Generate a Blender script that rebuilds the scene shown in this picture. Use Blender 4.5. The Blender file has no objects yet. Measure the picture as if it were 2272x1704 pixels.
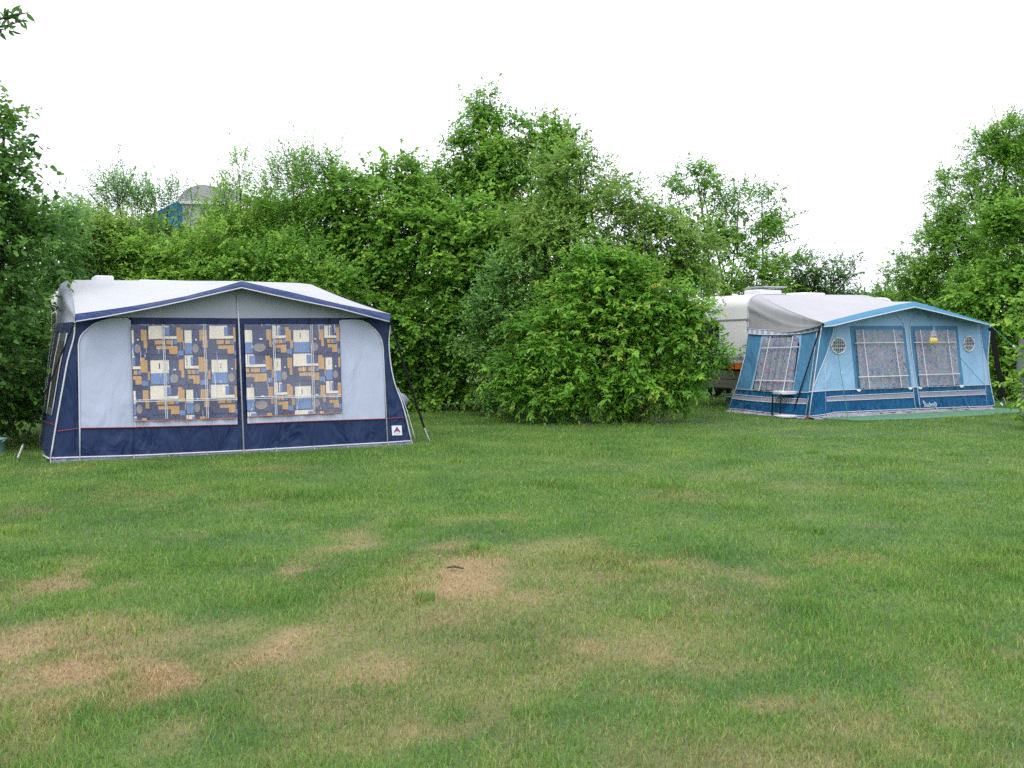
import bpy, math, random
import numpy as np
from mathutils import Vector

R = math.radians
S = bpy.context.scene
COL = S.collection
random.seed(7)

# ------------------------------------------------------------------ camera
EYE = 1.6
F = 2229.0            # focal length in photo pixels (photo is 2272 x 1704)
TH = math.atan(104 / F)
cd = bpy.data.cameras.new("camera")
cam = bpy.data.objects.new("camera", cd)
COL.objects.link(cam)
cam.location = (0, 0, EYE)
cam.rotation_euler = (math.pi / 2 - TH, 0, 0)
cd.sensor_width = 36
cd.lens = 36 * F / 2272
cd.clip_start = 0.1
cd.clip_end = 2000
S.camera = cam

# ------------------------------------------------------------------ sky, sun, exposure
SUN_EL, SUN_AZ = R(58), R(205)
w = bpy.data.worlds.new("World")
S.world = w
w.use_nodes = True
nt = w.node_tree
bg = nt.nodes['Background']
sky = nt.nodes.new('ShaderNodeTexSky')
sky.sky_type = 'NISHITA'
sky.sun_disc = False
sky.sun_elevation = SUN_EL
sky.sun_rotation = SUN_AZ
sky.dust_density = 4
# overcast: a bright even cloud sheet veils the clear sky, a little brighter overhead
geo = nt.nodes.new('ShaderNodeNewGeometry')
sep = nt.nodes.new('ShaderNodeSeparateXYZ')
nt.links.new(geo.outputs['Incoming'], sep.inputs[0])
mr = nt.nodes.new('ShaderNodeMapRange')
mr.inputs['From Min'].default_value = 0.0
mr.inputs['From Max'].default_value = -1.0
mr.inputs['To Min'].default_value = 10.5
mr.inputs['To Max'].default_value = 15.0
nt.links.new(sep.outputs['Z'], mr.inputs['Value'])
tc = nt.nodes.new('ShaderNodeTexCoord')
cn = nt.nodes.new('ShaderNodeTexNoise')
cn.inputs['Scale'].default_value = 1.6
cn.inputs['Detail'].default_value = 4
nt.links.new(tc.outputs['Generated'], cn.inputs['Vector'])
cm = nt.nodes.new('ShaderNodeMapRange')
cm.inputs['To Min'].default_value = 0.9
cm.inputs['To Max'].default_value = 1.1
nt.links.new(cn.outputs['Fac'], cm.inputs['Value'])
mu = nt.nodes.new('ShaderNodeMath')
mu.operation = 'MULTIPLY'
nt.links.new(mr.outputs[0], mu.inputs[0])
nt.links.new(cm.outputs[0], mu.inputs[1])
vm = nt.nodes.new('ShaderNodeVectorMath')
vm.operation = 'SCALE'
vm.inputs[0].default_value = (0.95, 0.98, 1.06)
nt.links.new(mu.outputs[0], vm.inputs['Scale'])
mx = nt.nodes.new('ShaderNodeMix')
mx.data_type = 'RGBA'
mx.inputs['Factor'].default_value = 0.93
nt.links.new(sky.outputs[0], mx.inputs['A'])
nt.links.new(vm.outputs[0], mx.inputs['B'])
nt.links.new(mx.outputs['Result'], bg.inputs['Color'])
bg.inputs['Strength'].default_value = 0.1

sd = bpy.data.lights.new("sun", 'SUN')
sd.energy = 0.9
sd.angle = R(22)
sd.color = (1.0, 0.97, 0.93)
sun = bpy.data.objects.new("sun", sd)
COL.objects.link(sun)
sun.rotation_euler = (math.pi / 2 - SUN_EL, 0, math.pi - SUN_AZ)

S.view_settings.view_transform = 'Standard'
S.view_settings.look = 'None'
S.view_settings.gamma = 1
S.view_settings.use_curve_mapping = False
S.view_settings.exposure = 0.65
try:
    S.cycles.use_denoising = False
    S.cycles.denoiser = 'OPENIMAGEDENOISE'
except Exception:
    pass
S.cycles.max_bounces = 8
S.cycles.transparent_max_bounces = 16

# ------------------------------------------------------------------ survey helpers
# Points measured on the photograph are carried along their sight line until they meet the real
# plane they lie on (the lawn, a tent wall, a caravan end).
C0 = np.array([0, 0, EYE])
ct, st = math.cos(TH), math.sin(TH)


def ray(px, py):
    x = (px - 1136) / F
    y = (852 - py) / F
    return np.array([x, ct + y * st, -st + y * ct])


def ground(px, py, z=0.0):
    d = ray(px, py)
    return C0 + d * ((z - EYE) / d[2])


def at(px, py, Y):
    d = ray(px, py)
    return C0 + d * (Y / d[1])


def nrm(v):
    v = np.asarray(v, float)
    return v / max(1e-9, np.linalg.norm(v))


class Plane:
    def __init__(s, o, n):
        s.o = np.asarray(o, float)
        s.n = nrm(n)

    def px(s, x, y, off=0.0):
        d = ray(x, y)
        t = np.dot(s.o + s.n * off - C0, s.n) / np.dot(d, s.n)
        return C0 + d * t

    def pts(s, L, off=0.0):
        return [s.px(x, y, off) for x, y in L]


# ------------------------------------------------------------------ materials
MATS = {}


def newmat(name):
    m = bpy.data.materials.new(name)
    m.use_nodes = True
    MATS[name] = m
    return m, m.node_tree, m.node_tree.nodes['Principled BSDF']


def N(t, typ, **kw):
    n = t.nodes.new(typ)
    for k, v in kw.items():
        if k in n.inputs.keys():
            n.inputs[k].default_value = v
        else:
            setattr(n, k, v)
    return n


def vary(t, b, rgb, amt, scale, bump=0.0, bscale=1.0, stretch=(1, 1, 1), fine=0.0):
    g = N(t, 'ShaderNodeNewGeometry')
    n1 = N(t, 'ShaderNodeTexNoise', Scale=scale, Detail=5.0)
    t.links.new(g.outputs['Position'], n1.inputs['Vector'])
    r = N(t, 'ShaderNodeMapRange')
    r.inputs['From Min'].default_value = 0.25
    r.inputs['From Max'].default_value = 0.75
    r.inputs['To Min'].default_value = 1 - amt
    r.inputs['To Max'].default_value = 1 + amt
    t.links.new(n1.outputs['Fac'], r.inputs['Value'])
    v = N(t, 'ShaderNodeVectorMath', operation='SCALE')
    v.inputs[0].default_value = rgb
    t.links.new(r.outputs[0], v.inputs['Scale'])
    t.links.new(v.outputs[0], b.inputs['Base Color'])
    if bump:
        mp = N(t, 'ShaderNodeMapping')
        mp.inputs['Scale'].default_value = stretch
        mp.inputs['Rotation'].default_value = (0, R(38), R(20))
        t.links.new(g.outputs['Position'], mp.inputs['Vector'])
        n2 = N(t, 'ShaderNodeTexNoise', Scale=bscale, Detail=3.0, Distortion=0.6)
        t.links.new(mp.outputs[0], n2.inputs['Vector'])
        bp = N(t, 'ShaderNodeBump', Strength=min(1.0, bump * 1.6), Distance=0.16)
        t.links.new(n2.outputs['Fac'], bp.inputs['Height'])
        last = bp
        if fine:
            n3 = N(t, 'ShaderNodeTexNoise', Scale=180.0, Detail=2.0)
            t.links.new(g.outputs['Position'], n3.inputs['Vector'])
            b2 = N(t, 'ShaderNodeBump', Strength=fine, Distance=0.002)
            t.links.new(n3.outputs['Fac'], b2.inputs['Height'])
            t.links.new(bp.outputs[0], b2.inputs['Normal'])
            last = b2
        t.links.new(last.outputs[0], b.inputs['Normal'])


def cloth(name, rgb, rough=0.75, amt=0.07, bump=0.35, bscale=2.2, stretch=(1, 1, 0.35), spec=0.1):
    rgb = tuple(c * .79 for c in rgb)
    m, t, b = newmat(name)
    b.inputs['Roughness'].default_value = rough
    b.inputs['Specular IOR Level'].default_value = spec
    vary(t, b, rgb, amt, 3.0, bump, bscale, stretch, 0.25)
    return m


def plain(name, rgb, rough=0.5, metal=0.0, amt=0.06, scale=6.0, spec=0.5):
    rgb = tuple(c * .79 for c in rgb)
    m, t, b = newmat(name)
    b.inputs['Roughness'].default_value = rough
    b.inputs['Metallic'].default_value = metal
    b.inputs['Specular IOR Level'].default_value = spec
    vary(t, b, rgb, amt, scale)
    return m


M_roof = cloth('white_pvc', (0.50, 0.51, 0.53), 0.5, 0.03, 0.2, 1.2)
M_roof2 = cloth('pale_lilac_pvc', (0.45, 0.445, 0.47), 0.55, 0.04, 0.3, 1.4)
M_navy = cloth('navy_canvas', (0.014, 0.032, 0.100), 0.5, 0.15, 1.0, 2.4, (1.6, 1.6, .5), 0.22)
M_navyvis = cloth('navy_visor', (0.018, 0.037, 0.125), 0.45, 0.1, 0.4, 3)
M_pgrey = cloth('blue_grey_canvas', (0.49, 0.54, 0.68), 0.75, 0.05, 0.32, 2.6)
M_ggrey = cloth('gable_grey', (0.40, 0.43, 0.50), 0.75, 0.05, 0.3)
M_strip = cloth('pale_strip', (0.56, 0.60, 0.73), 0.7, 0.05, 0.5, 5)
M_pipe = plain('white_piping', (0.62, 0.64, 0.70), 0.5)
M_mud = cloth('mud_flap', (0.17, 0.19, 0.24), 0.5, 0.3, 0.9, 6)
M_mud2 = cloth('grey_mud_flap', (0.36, 0.36, 0.42), 0.5, 0.3, 0.9, 6)
M_red = plain('red_trim', (0.30, 0.03, 0.05))
M_orange = plain('orange_trim', (0.55, 0.22, 0.12))
M_black = plain('black_webbing', (0.008, 0.008, 0.010), 0.7, spec=0.3)
M_steel = plain('steel', (0.62, 0.60, 0.55), 0.35, 0.8)
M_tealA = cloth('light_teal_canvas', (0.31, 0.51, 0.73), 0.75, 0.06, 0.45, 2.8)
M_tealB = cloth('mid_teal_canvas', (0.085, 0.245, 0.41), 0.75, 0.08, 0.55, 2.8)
M_tealC = cloth('deep_teal_band', (0.005, 0.10, 0.24), 0.5, 0.08, 1.0, 4, (1.6, 1.6, .5), 0.14)
M_tealvis = cloth('teal_visor', (0.06, 0.215, 0.36), 0.55, 0.06, 0.3, 3)
M_stripe = cloth('grey_stripe', (0.30, 0.31, 0.39), 0.7, 0.08, 0.2)
M_bar = plain('white_tape', (0.68, 0.70, 0.74), 0.5)
M_check = plain('pale_blue_check', (0.33, 0.44, 0.62), 0.7)
M_carw = plain('cream_caravan_paint', (0.95, 0.94, 0.94), 0.28, amt=0.03, scale=2)
M_olive = plain('olive_skirt', (0.15, 0.155, 0.115), 0.5)
M_dark = plain('dark_glass', (0.012, 0.014, 0.014), 0.08)
M_smoke = plain('smoky_window_film', (0.05, 0.055, 0.045), 0.5, amt=0.3, scale=3, spec=.15)
M_rub = plain('black_rubber', (0.01, 0.01, 0.01), 0.8)
M_trim = plain('grey_trim', (0.36, 0.36, 0.38), 0.4)
M_lred = plain('red_lens', (0.42, 0.016, 0.008), 0.15)
M_lor = plain('orange_lens', (0.85, 0.20, 0.01), 0.15)
M_green_mat = plain('green_ground_sheet', (0.10, 0.25, 0.14), 0.8, amt=0.2, scale=9)
M_rope = plain('green_rope', (0.03, 0.30, 0.24), 0.7)
M_stool = plain('white_plastic', (0.74, 0.75, 0.79), 0.35)
M_bucket = plain('pale_teal_plastic', (0.22, 0.40, 0.42), 0.4)
M_bark = plain('bark', (0.075, 0.058, 0.042), 0.9, amt=0.4, scale=14)
M_label = plain('label_white', (0.82, 0.84, 0.88), 0.4)
M_mag = plain('label_magenta', (0.42, 0.02, 0.12), 0.5)
M_lnavy = plain('label_navy', (0.05, 0.05, 0.16), 0.5)
M_yel = plain('yellow_liquid', (0.80, 0.62, 0.06), 0.2)
M_board = plain('grey_board', (0.14, 0.15, 0.17), 0.6)
M_tentb = cloth('tent_blue', (0.03, 0.17, 0.36), 0.7)
M_tentg = cloth('tent_grey', (0.42, 0.41, 0.46), 0.7)
M_shadepanel = plain('shade_toned_panel', (0.10, 0.115, 0.12), 0.8, spec=.1)  # side window panel, with the shade on it put into its colour
M_hinge = plain('vent_plastic', (0.76, 0.77, 0.82), 0.4)
# curtain cloth
K_navy = plain('curtain_navy', (0.022, 0.034, 0.115), 0.85, amt=0.2, scale=40)
K_slate = plain('curtain_slate', (0.034, 0.052, 0.145), 0.85, amt=0.2, scale=40)
K_blue = plain('curtain_blue', (0.13, 0.24, 0.50), 0.85, amt=0.2, scale=40)
K_och = plain('curtain_ochre', (0.60, 0.34, 0.11), 0.85, amt=0.15, scale=40)
K_cream = plain('curtain_cream', (0.88, 0.79, 0.63), 0.85, amt=0.1, scale=40)
K_gry = plain('curtain_grey', (0.30, 0.25, 0.24), 0.85, amt=0.2, scale=60)
KM = [K_navy, K_slate, K_blue, K_och, K_cream, K_gry]


def speckle_mat():
    m, t, b = newmat('speckled_curtain')
    b.inputs['Roughness'].default_value = 0.85
    g = N(t, 'ShaderNodeNewGeometry')
    n = N(t, 'ShaderNodeTexNoise', Scale=9.0, Detail=3.0, Distortion=2.2)
    t.links.new(g.outputs['Position'], n.inputs['Vector'])
    v = N(t, 'ShaderNodeTexVoronoi', Scale=26.0)
    t.links.new(g.outputs['Position'], v.inputs['Vector'])
    r = N(t, 'ShaderNodeValToRGB')
    e = r.color_ramp.elements
    e[0].position, e[0].color = 0.30, (0.07, 0.085, 0.16, 1)
    e[1].position, e[1].color = 0.72, (0.46, 0.43, 0.46, 1)
    for p, c in ((0.42, (0.19, 0.20, 0.27, 1)), (0.48, (0.13, 0.26, 0.29, 1)), (0.54, (0.27, 0.25, 0.30, 1)),
                 (0.60, (0.37, 0.20, 0.25, 1)), (0.66, (0.17, 0.20, 0.34, 1))):
        x = e.new(p)
        x.color = c
    t.links.new(n.outputs['Fac'], r.inputs['Fac'])
    hs = N(t, 'ShaderNodeMix', data_type='RGBA', blend_type='OVERLAY')
    hs.inputs['Factor'].default_value = 0.22
    t.links.new(r.outputs[0], hs.inputs['A'])
    t.links.new(v.outputs['Color'], hs.inputs['B'])
    t.links.new(hs.outputs['Result'], b.inputs['Base Color'])
    return m


M_speck = speckle_mat()


def film_mat(name, haze, gloss, bump, bscale, stretch, glint_streak=0.0):
    m = bpy.data.materials.new(name)
    m.use_nodes = True
    t = m.node_tree
    t.nodes.remove(t.nodes['Principled BSDF'])
    out = t.nodes['Material Output']
    tr = N(t, 'ShaderNodeBsdfTransparent')
    tr.inputs[0].default_value = (0.96, 0.97, 0.98, 1)
    gl = N(t, 'ShaderNodeBsdfGlossy', Roughness=0.12)
    gl.inputs['Color'].default_value = (0.9, 0.9, 0.95, 1)
    df = N(t, 'ShaderNodeBsdfDiffuse')
    df.inputs['Color'].default_value = (0.8, 0.8, 0.88, 1)
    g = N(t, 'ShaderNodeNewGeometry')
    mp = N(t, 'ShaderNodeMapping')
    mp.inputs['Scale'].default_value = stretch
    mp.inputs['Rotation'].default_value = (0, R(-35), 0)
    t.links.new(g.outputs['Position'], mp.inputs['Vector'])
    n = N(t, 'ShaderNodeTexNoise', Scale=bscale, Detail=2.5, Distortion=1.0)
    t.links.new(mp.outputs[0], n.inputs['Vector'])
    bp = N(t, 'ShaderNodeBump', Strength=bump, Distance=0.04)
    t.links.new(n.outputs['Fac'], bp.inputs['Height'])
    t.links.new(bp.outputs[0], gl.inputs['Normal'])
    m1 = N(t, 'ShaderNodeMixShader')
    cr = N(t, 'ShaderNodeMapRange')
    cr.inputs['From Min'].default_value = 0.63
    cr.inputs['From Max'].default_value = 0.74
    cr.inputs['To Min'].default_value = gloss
    cr.inputs['To Max'].default_value = gloss + glint_streak  # wrinkle highlights painted in as noise streaks of stronger gloss
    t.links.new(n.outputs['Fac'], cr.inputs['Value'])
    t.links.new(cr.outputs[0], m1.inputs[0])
    m2 = N(t, 'ShaderNodeMixShader')
    n2 = N(t, 'ShaderNodeTexNoise', Scale=1.3, Detail=2.0)
    t.links.new(g.outputs['Position'], n2.inputs['Vector'])
    rr = N(t, 'ShaderNodeMapRange')
    rr.inputs['From Min'].default_value = 0.35
    rr.inputs['From Max'].default_value = 0.65
    rr.inputs['To Min'].default_value = haze * 0.3
    rr.inputs['To Max'].default_value = haze * 1.7
    t.links.new(n2.outputs['Fac'], rr.inputs['Value'])
    t.links.new(rr.outputs[0], m2.inputs[0])
    t.links.new(tr.outputs[0], m2.inputs[1])
    t.links.new(df.outputs[0], m2.inputs[2])
    t.links.new(m2.outputs[0], m1.inputs[1])
    t.links.new(gl.outputs[0], m1.inputs[2])
    t.links.new(m1.outputs[0], out.inputs[0])
    return m


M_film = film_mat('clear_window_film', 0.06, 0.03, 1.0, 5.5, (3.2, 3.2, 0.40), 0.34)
M_film2 = film_mat('clear_window_film_flat', 0.008, 0.018, 0.5, 3.0, (1, 1, 1), 0.05)
M_bag = film_mat('clear_bag', 0.05, 0.05, 0.8, 20.0, (1, 1, 1))

# ------------------------------------------------------------------ object helpers
ORG = {}


def tag(o, label=None, cat=None, group=None, kind=None):
    if label:
        o['label'] = label
    if cat:
        o['category'] = cat
    if group:
        o['group'] = group
    if kind:
        o['kind'] = kind
    return o


def empty(name, loc, label, cat, group=None):
    o = bpy.data.objects.new(name, None)
    COL.objects.link(o)
    o.location = tuple(float(x) for x in loc)
    o.empty_display_size = 0.3
    ORG[o] = np.array(loc, float)
    return tag(o, label, cat, group)


class MB:
    def __init__(s):
        s.v, s.f, s.m = [], [], []

    def poly(s, pts, m=0):
        i = len(s.v)
        s.v += [tuple(p) for p in pts]
        s.f.append(tuple(range(i, i + len(pts))))
        s.m.append(m)
        return s

    def slab(s, pts, nrml, th, m=0):
        """flat outline with real thickness (front face towards nrml)"""
        n = nrm(nrml) * th
        a = [np.asarray(p) for p in pts]
        k = len(a)
        i = len(s.v)
        s.v += [tuple(p) for p in a] + [tuple(p - n) for p in a]
        s.f.append(tuple(range(i, i + k)))
        s.f.append(tuple(range(i + 2 * k - 1, i + k - 1, -1)))
        s.m += [m, m]
        for j in range(k):
            q = (j + 1) % k
            s.f.append((i + j, i + k + j, i + k + q, i + q))
            s.m.append(m)
        return s

    def tube(s, pts, r, m=0, sides=6, cap=True):
        pts = [np.asarray(p, float) for p in pts]
        k = len(pts)
        rr = r if hasattr(r, '__len__') else [r] * k
        i0 = len(s.v)
        for j in range(k):
            d = nrm(pts[min(j + 1, k - 1)] - pts[max(j - 1, 0)])
            a = np.cross(d, (0, 0, 1.0))
            if np.linalg.norm(a) < 0.05:
                a = np.cross(d, (1.0, 0, 0))
            a = nrm(a)
            b = np.cross(d, a)
            for q in range(sides):
                t = 2 * math.pi * q / sides
                s.v.append(tuple(pts[j] + (a * math.cos(t) + b * math.sin(t)) * rr[j]))
        for j in range(k - 1):
            for q in range(sides):
                x = i0 + j * sides + q
                y = i0 + j * sides + (q + 1) % sides
                s.f.append((x, y, y + sides, x + sides))
                s.m.append(m)
        if cap:
            s.f.append(tuple(i0 + q for q in range(sides))[::-1])
            s.f.append(tuple(i0 + (k - 1) * sides + q for q in range(sides)))
            s.m += [m, m]
        return s

    def grid(s, P, m=0):
        """P: list of rows of points"""
        i = len(s.v)
        h, wd = len(P), len(P[0])
        for row in P:
            s.v += [tuple(p) for p in row]
        for a in range(h - 1):
            for b in range(wd - 1):
                x = i + a * wd + b
                s.f.append((x, x + 1, x + wd + 1, x + wd))
                s.m.append(m)
        return s

    def box(s, c, ax, ay, az, m=0):
        c, ax, ay, az = [np.asarray(q, float) for q in (c, ax, ay, az)]
        i = len(s.v)
        for k in (-1, 1):
            for a, b in ((-1, -1), (1, -1), (1, 1), (-1, 1)):
                s.v.append(tuple(c + ax * a + ay * b + az * k))
        for f in ((3, 2, 1, 0), (4, 5, 6, 7), (0, 1, 5, 4), (1, 2, 6, 5), (2, 3, 7, 6), (3, 0, 4, 7)):
            s.f.append(tuple(i + q for q in f))
            s.m.append(m)
        return s

    def build(s, name, mats, parent=None, smooth=False, bevel=0):
        if not isinstance(mats, (list, tuple)):
            mats = [mats]
        me = bpy.data.meshes.new(name)
        org = ORG.get(parent, np.zeros(3))
        me.from_pydata([tuple(np.asarray(v) - org) for v in s.v], [], s.f)
        for mm in mats:
            me.materials.append(mm)
        me.polygons.foreach_set('material_index', s.m)
        if smooth:
            me.polygons.foreach_set('use_smooth', [True] * len(s.f))
        me.update()
        o = bpy.data.objects.new(name, me)
        COL.objects.link(o)
        if parent is not None:
            o.parent = parent
            ORG[o] = org
        if bevel:
            b = o.modifiers.new('bevel', 'BEVEL')
            b.width = bevel
            b.segments = 2
        return o


def lerp(a, b, t):
    return np.asarray(a) * (1 - t) + np.asarray(b) * t


def sample(poly, t):
    """point at fraction t of a polyline"""
    P = [np.asarray(p, float) for p in poly]
    L = [0]
    for a, b in zip(P, P[1:]):
        L.append(L[-1] + np.linalg.norm(b - a))
    x = t * L[-1]
    for i in range(len(P) - 1):
        if x <= L[i + 1] + 1e-9:
            return lerp(P[i], P[i + 1], (x - L[i]) / max(1e-9, L[i + 1] - L[i]))
    return P[-1]


def smooth_line(poly, n=16):
    """Catmull-Rom through 2-D or 3-D points"""
    P = [np.asarray(p, float) for p in poly]
    P = [2 * P[0] - P[1]] + P + [2 * P[-1] - P[-2]]
    out = []
    k = len(P) - 3
    per = max(2, n // k)
    for i in range(1, len(P) - 2):
        for j in range(per):
            t = j / per
            a, b, c, d = P[i - 1], P[i], P[i + 1], P[i + 2]
            out.append(0.5 * (2 * b + (c - a) * t + (2 * a - 5 * b + 4 * c - d) * t * t + (3 * b - a - 3 * c + d) * t ** 3))
    out.append(P[-2])
    return out


def text_mesh(name, s, size, org3, xdir, ydir, mat, parent, shear=0.0, lift=0.0):
    cu = bpy.data.curves.new(name, 'FONT')
    cu.body = s
    cu.size = size
    cu.shear = shear
    cu.extrude = 0.001
    o = bpy.data.objects.new(name, cu)
    COL.objects.link(o)
    bpy.context.view_layer.update()
    me = bpy.data.meshes.new_from_object(o)
    bpy.data.objects.remove(o)
    bpy.data.curves.remove(cu)
    xd, yd = nrm(xdir), nrm(ydir)
    n = np.cross(xd, yd)
    org = ORG.get(parent, np.zeros(3))
    for v in me.vertices:
        p = np.asarray(org3) + xd * v.co.x + yd * v.co.y + n * (v.co.z + lift) - org
        v.co = p
    me.materials.clear()
    me.materials.append(mat)
    o = bpy.data.objects.new(name, me)
    COL.objects.link(o)
    o.parent = parent
    ORG[o] = org
    return o


UP = np.array([0, 0, 1.0])

# ------------------------------------------------------------------ awning frames
LEAN = R(7)


def awning_frame(pl, pr):
    P0, P1 = ground(*pl), ground(*pr)
    u = nrm(P1 - P0)
    v = np.array([-u[1], u[0], 0.0])           # towards the caravan
    n = -v * math.cos(LEAN) + UP * math.sin(LEAN)
    return P0, P1, u, v, Plane(P0, n)


P0, P1, uA, vA, FA = awning_frame((110, 1026), (912, 985))      # left, navy
Q0, Q1, uB, vB, FB = awning_frame((1791, 930), (2210, 908))     # right, teal

# ------------------------------------------------------------------ lawn
rng = np.random.default_rng(11)


def vnoise(x, y, scale, seed):
    g = np.random.default_rng(seed).random((256, 256))
    X, Y = x * scale, y * scale
    xi, yi = np.floor(X).astype(int), np.floor(Y).astype(int)
    fx, fy = X - xi, Y - yi
    fx = fx * fx * (3 - 2 * fx)
    fy = fy * fy * (3 - 2 * fy)
    a = g[xi & 255, yi & 255]
    b = g[(xi + 1) & 255, yi & 255]
    c = g[xi & 255, (yi + 1) & 255]
    d = g[(xi + 1) & 255, (yi + 1) & 255]
    return (a * (1 - fx) + b * fx) * (1 - fy) + (c * (1 - fx) + d * fx) * fy


def fbm(x, y, scale, seed, o=4):
    v, a, tot = 0, 1, 0
    for i in range(o):
        v = v + a * vnoise(x + 31.7 * i, y + 11.3 * i, scale * 2 ** i, seed + i)
        tot += a
        a *= 0.55
    return v / tot


# worn, sun-dried patches of the lawn: photo x, y, half width, half height, strength
DRY = [(190, 1450, 230, 62, .95), (90, 1535, 150, 55, .95), (1100, 1305, 230, 60, .55), (860, 1450, 260, 70, .5), (1400, 1400, 200, 50, .45),
       (110, 1480, 190, 75, 1.0), (385, 1510, 80, 50, 1.0), (60, 1560, 90, 50, .8), (760, 1215, 60, 25, .8), (655, 1255, 40, 10, .8),
       (1010, 1275, 90, 55, 1.0), (1130, 1330, 100, 50, .7), (1040, 1360, 120, 35, .8), (870, 1340, 80, 70, .6), (660, 1430, 80, 35, .9),
       (720, 1480, 60, 60, .7), (840, 1500, 110, 60, .9), (1350, 1420, 130, 35, .95), (1460, 1435, 70, 40, .8), (1340, 1265, 110, 25, .8),
       (1430, 1250, 45, 14, .9), (1250, 1230, 120, 25, .5), (920, 1590, 80, 35, .9), (110, 1285, 60, 35, .8), (60, 1650, 70, 40, .7),
       (1700, 1290, 60, 20, .7), (1715, 1595, 50, 22, .7), (2120, 1590, 70, 30, .6), (1230, 1480, 90, 40, .6), (420, 1650, 60, 30, .6),
       (250, 1430, 120, 40, .6), (560, 1115, 60, 8, .5), (300, 1075, 30, 6, .6), (30, 1140, 40, 15, .6), (1800, 1080, 80, 12, .5),
       (1600, 1060, 60, 10, .4), (1900, 1230, 60, 10, .4), (1550, 1330, 80, 25, .5), (600, 1040, 80, 6, .6), (1480, 1540, 60, 25, .5),
       (1950, 1640, 80, 25, .5), (740, 1630, 60, 25, .5), (1600, 1480, 70, 20, .4), (1180, 1640, 80, 20, .4)]
DRYW = []
for (x, y, rx, ry, s_) in DRY:
    c = ground(x, y)
    rX = rx * c[1] / F
    rY = abs(ground(x, y - ry)[1] - ground(x, y + ry)[1]) / 2
    DRYW.append((c[0], c[1], rX, rY, s_ * (1.0 if c[1] < 7.5 else .8 if c[1] < 9 else .5)))


def dryness(x, y):
    d = np.zeros_like(x)
    wx = x + (fbm(x, y, 2.2, 40) - .5) * 0.7
    wy = y + (fbm(x, y, 2.2, 50) - .5) * 0.7
    for cx, cy, rx, ry, s_ in DRYW:
        q = ((wx - cx) / (rx * 1.3)) ** 2 + ((wy - cy) / (ry * 1.3)) ** 2
        d = np.maximum(d, s_ * np.clip((1.7 - q) * .75, 0, 1))
    n = fbm(x, y, 3.4, 60, 5)
    d = d * np.clip(0.62 + 1.9 * (n - .38), 0, 1.0)
    d = np.maximum(d, np.clip((fbm(x, y, 0.9, 70) - .66) * 3.2 * np.clip((14 - y) / 5, .15, 1), 0, .6))
    d = np.maximum(d, np.clip((fbm(x, y, 4.0, 75, 3) - .67) * 4.0, 0, .5) * np.clip((11 - y) / 5, .2, 1))
    return np.clip(d, 0, 1)


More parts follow.
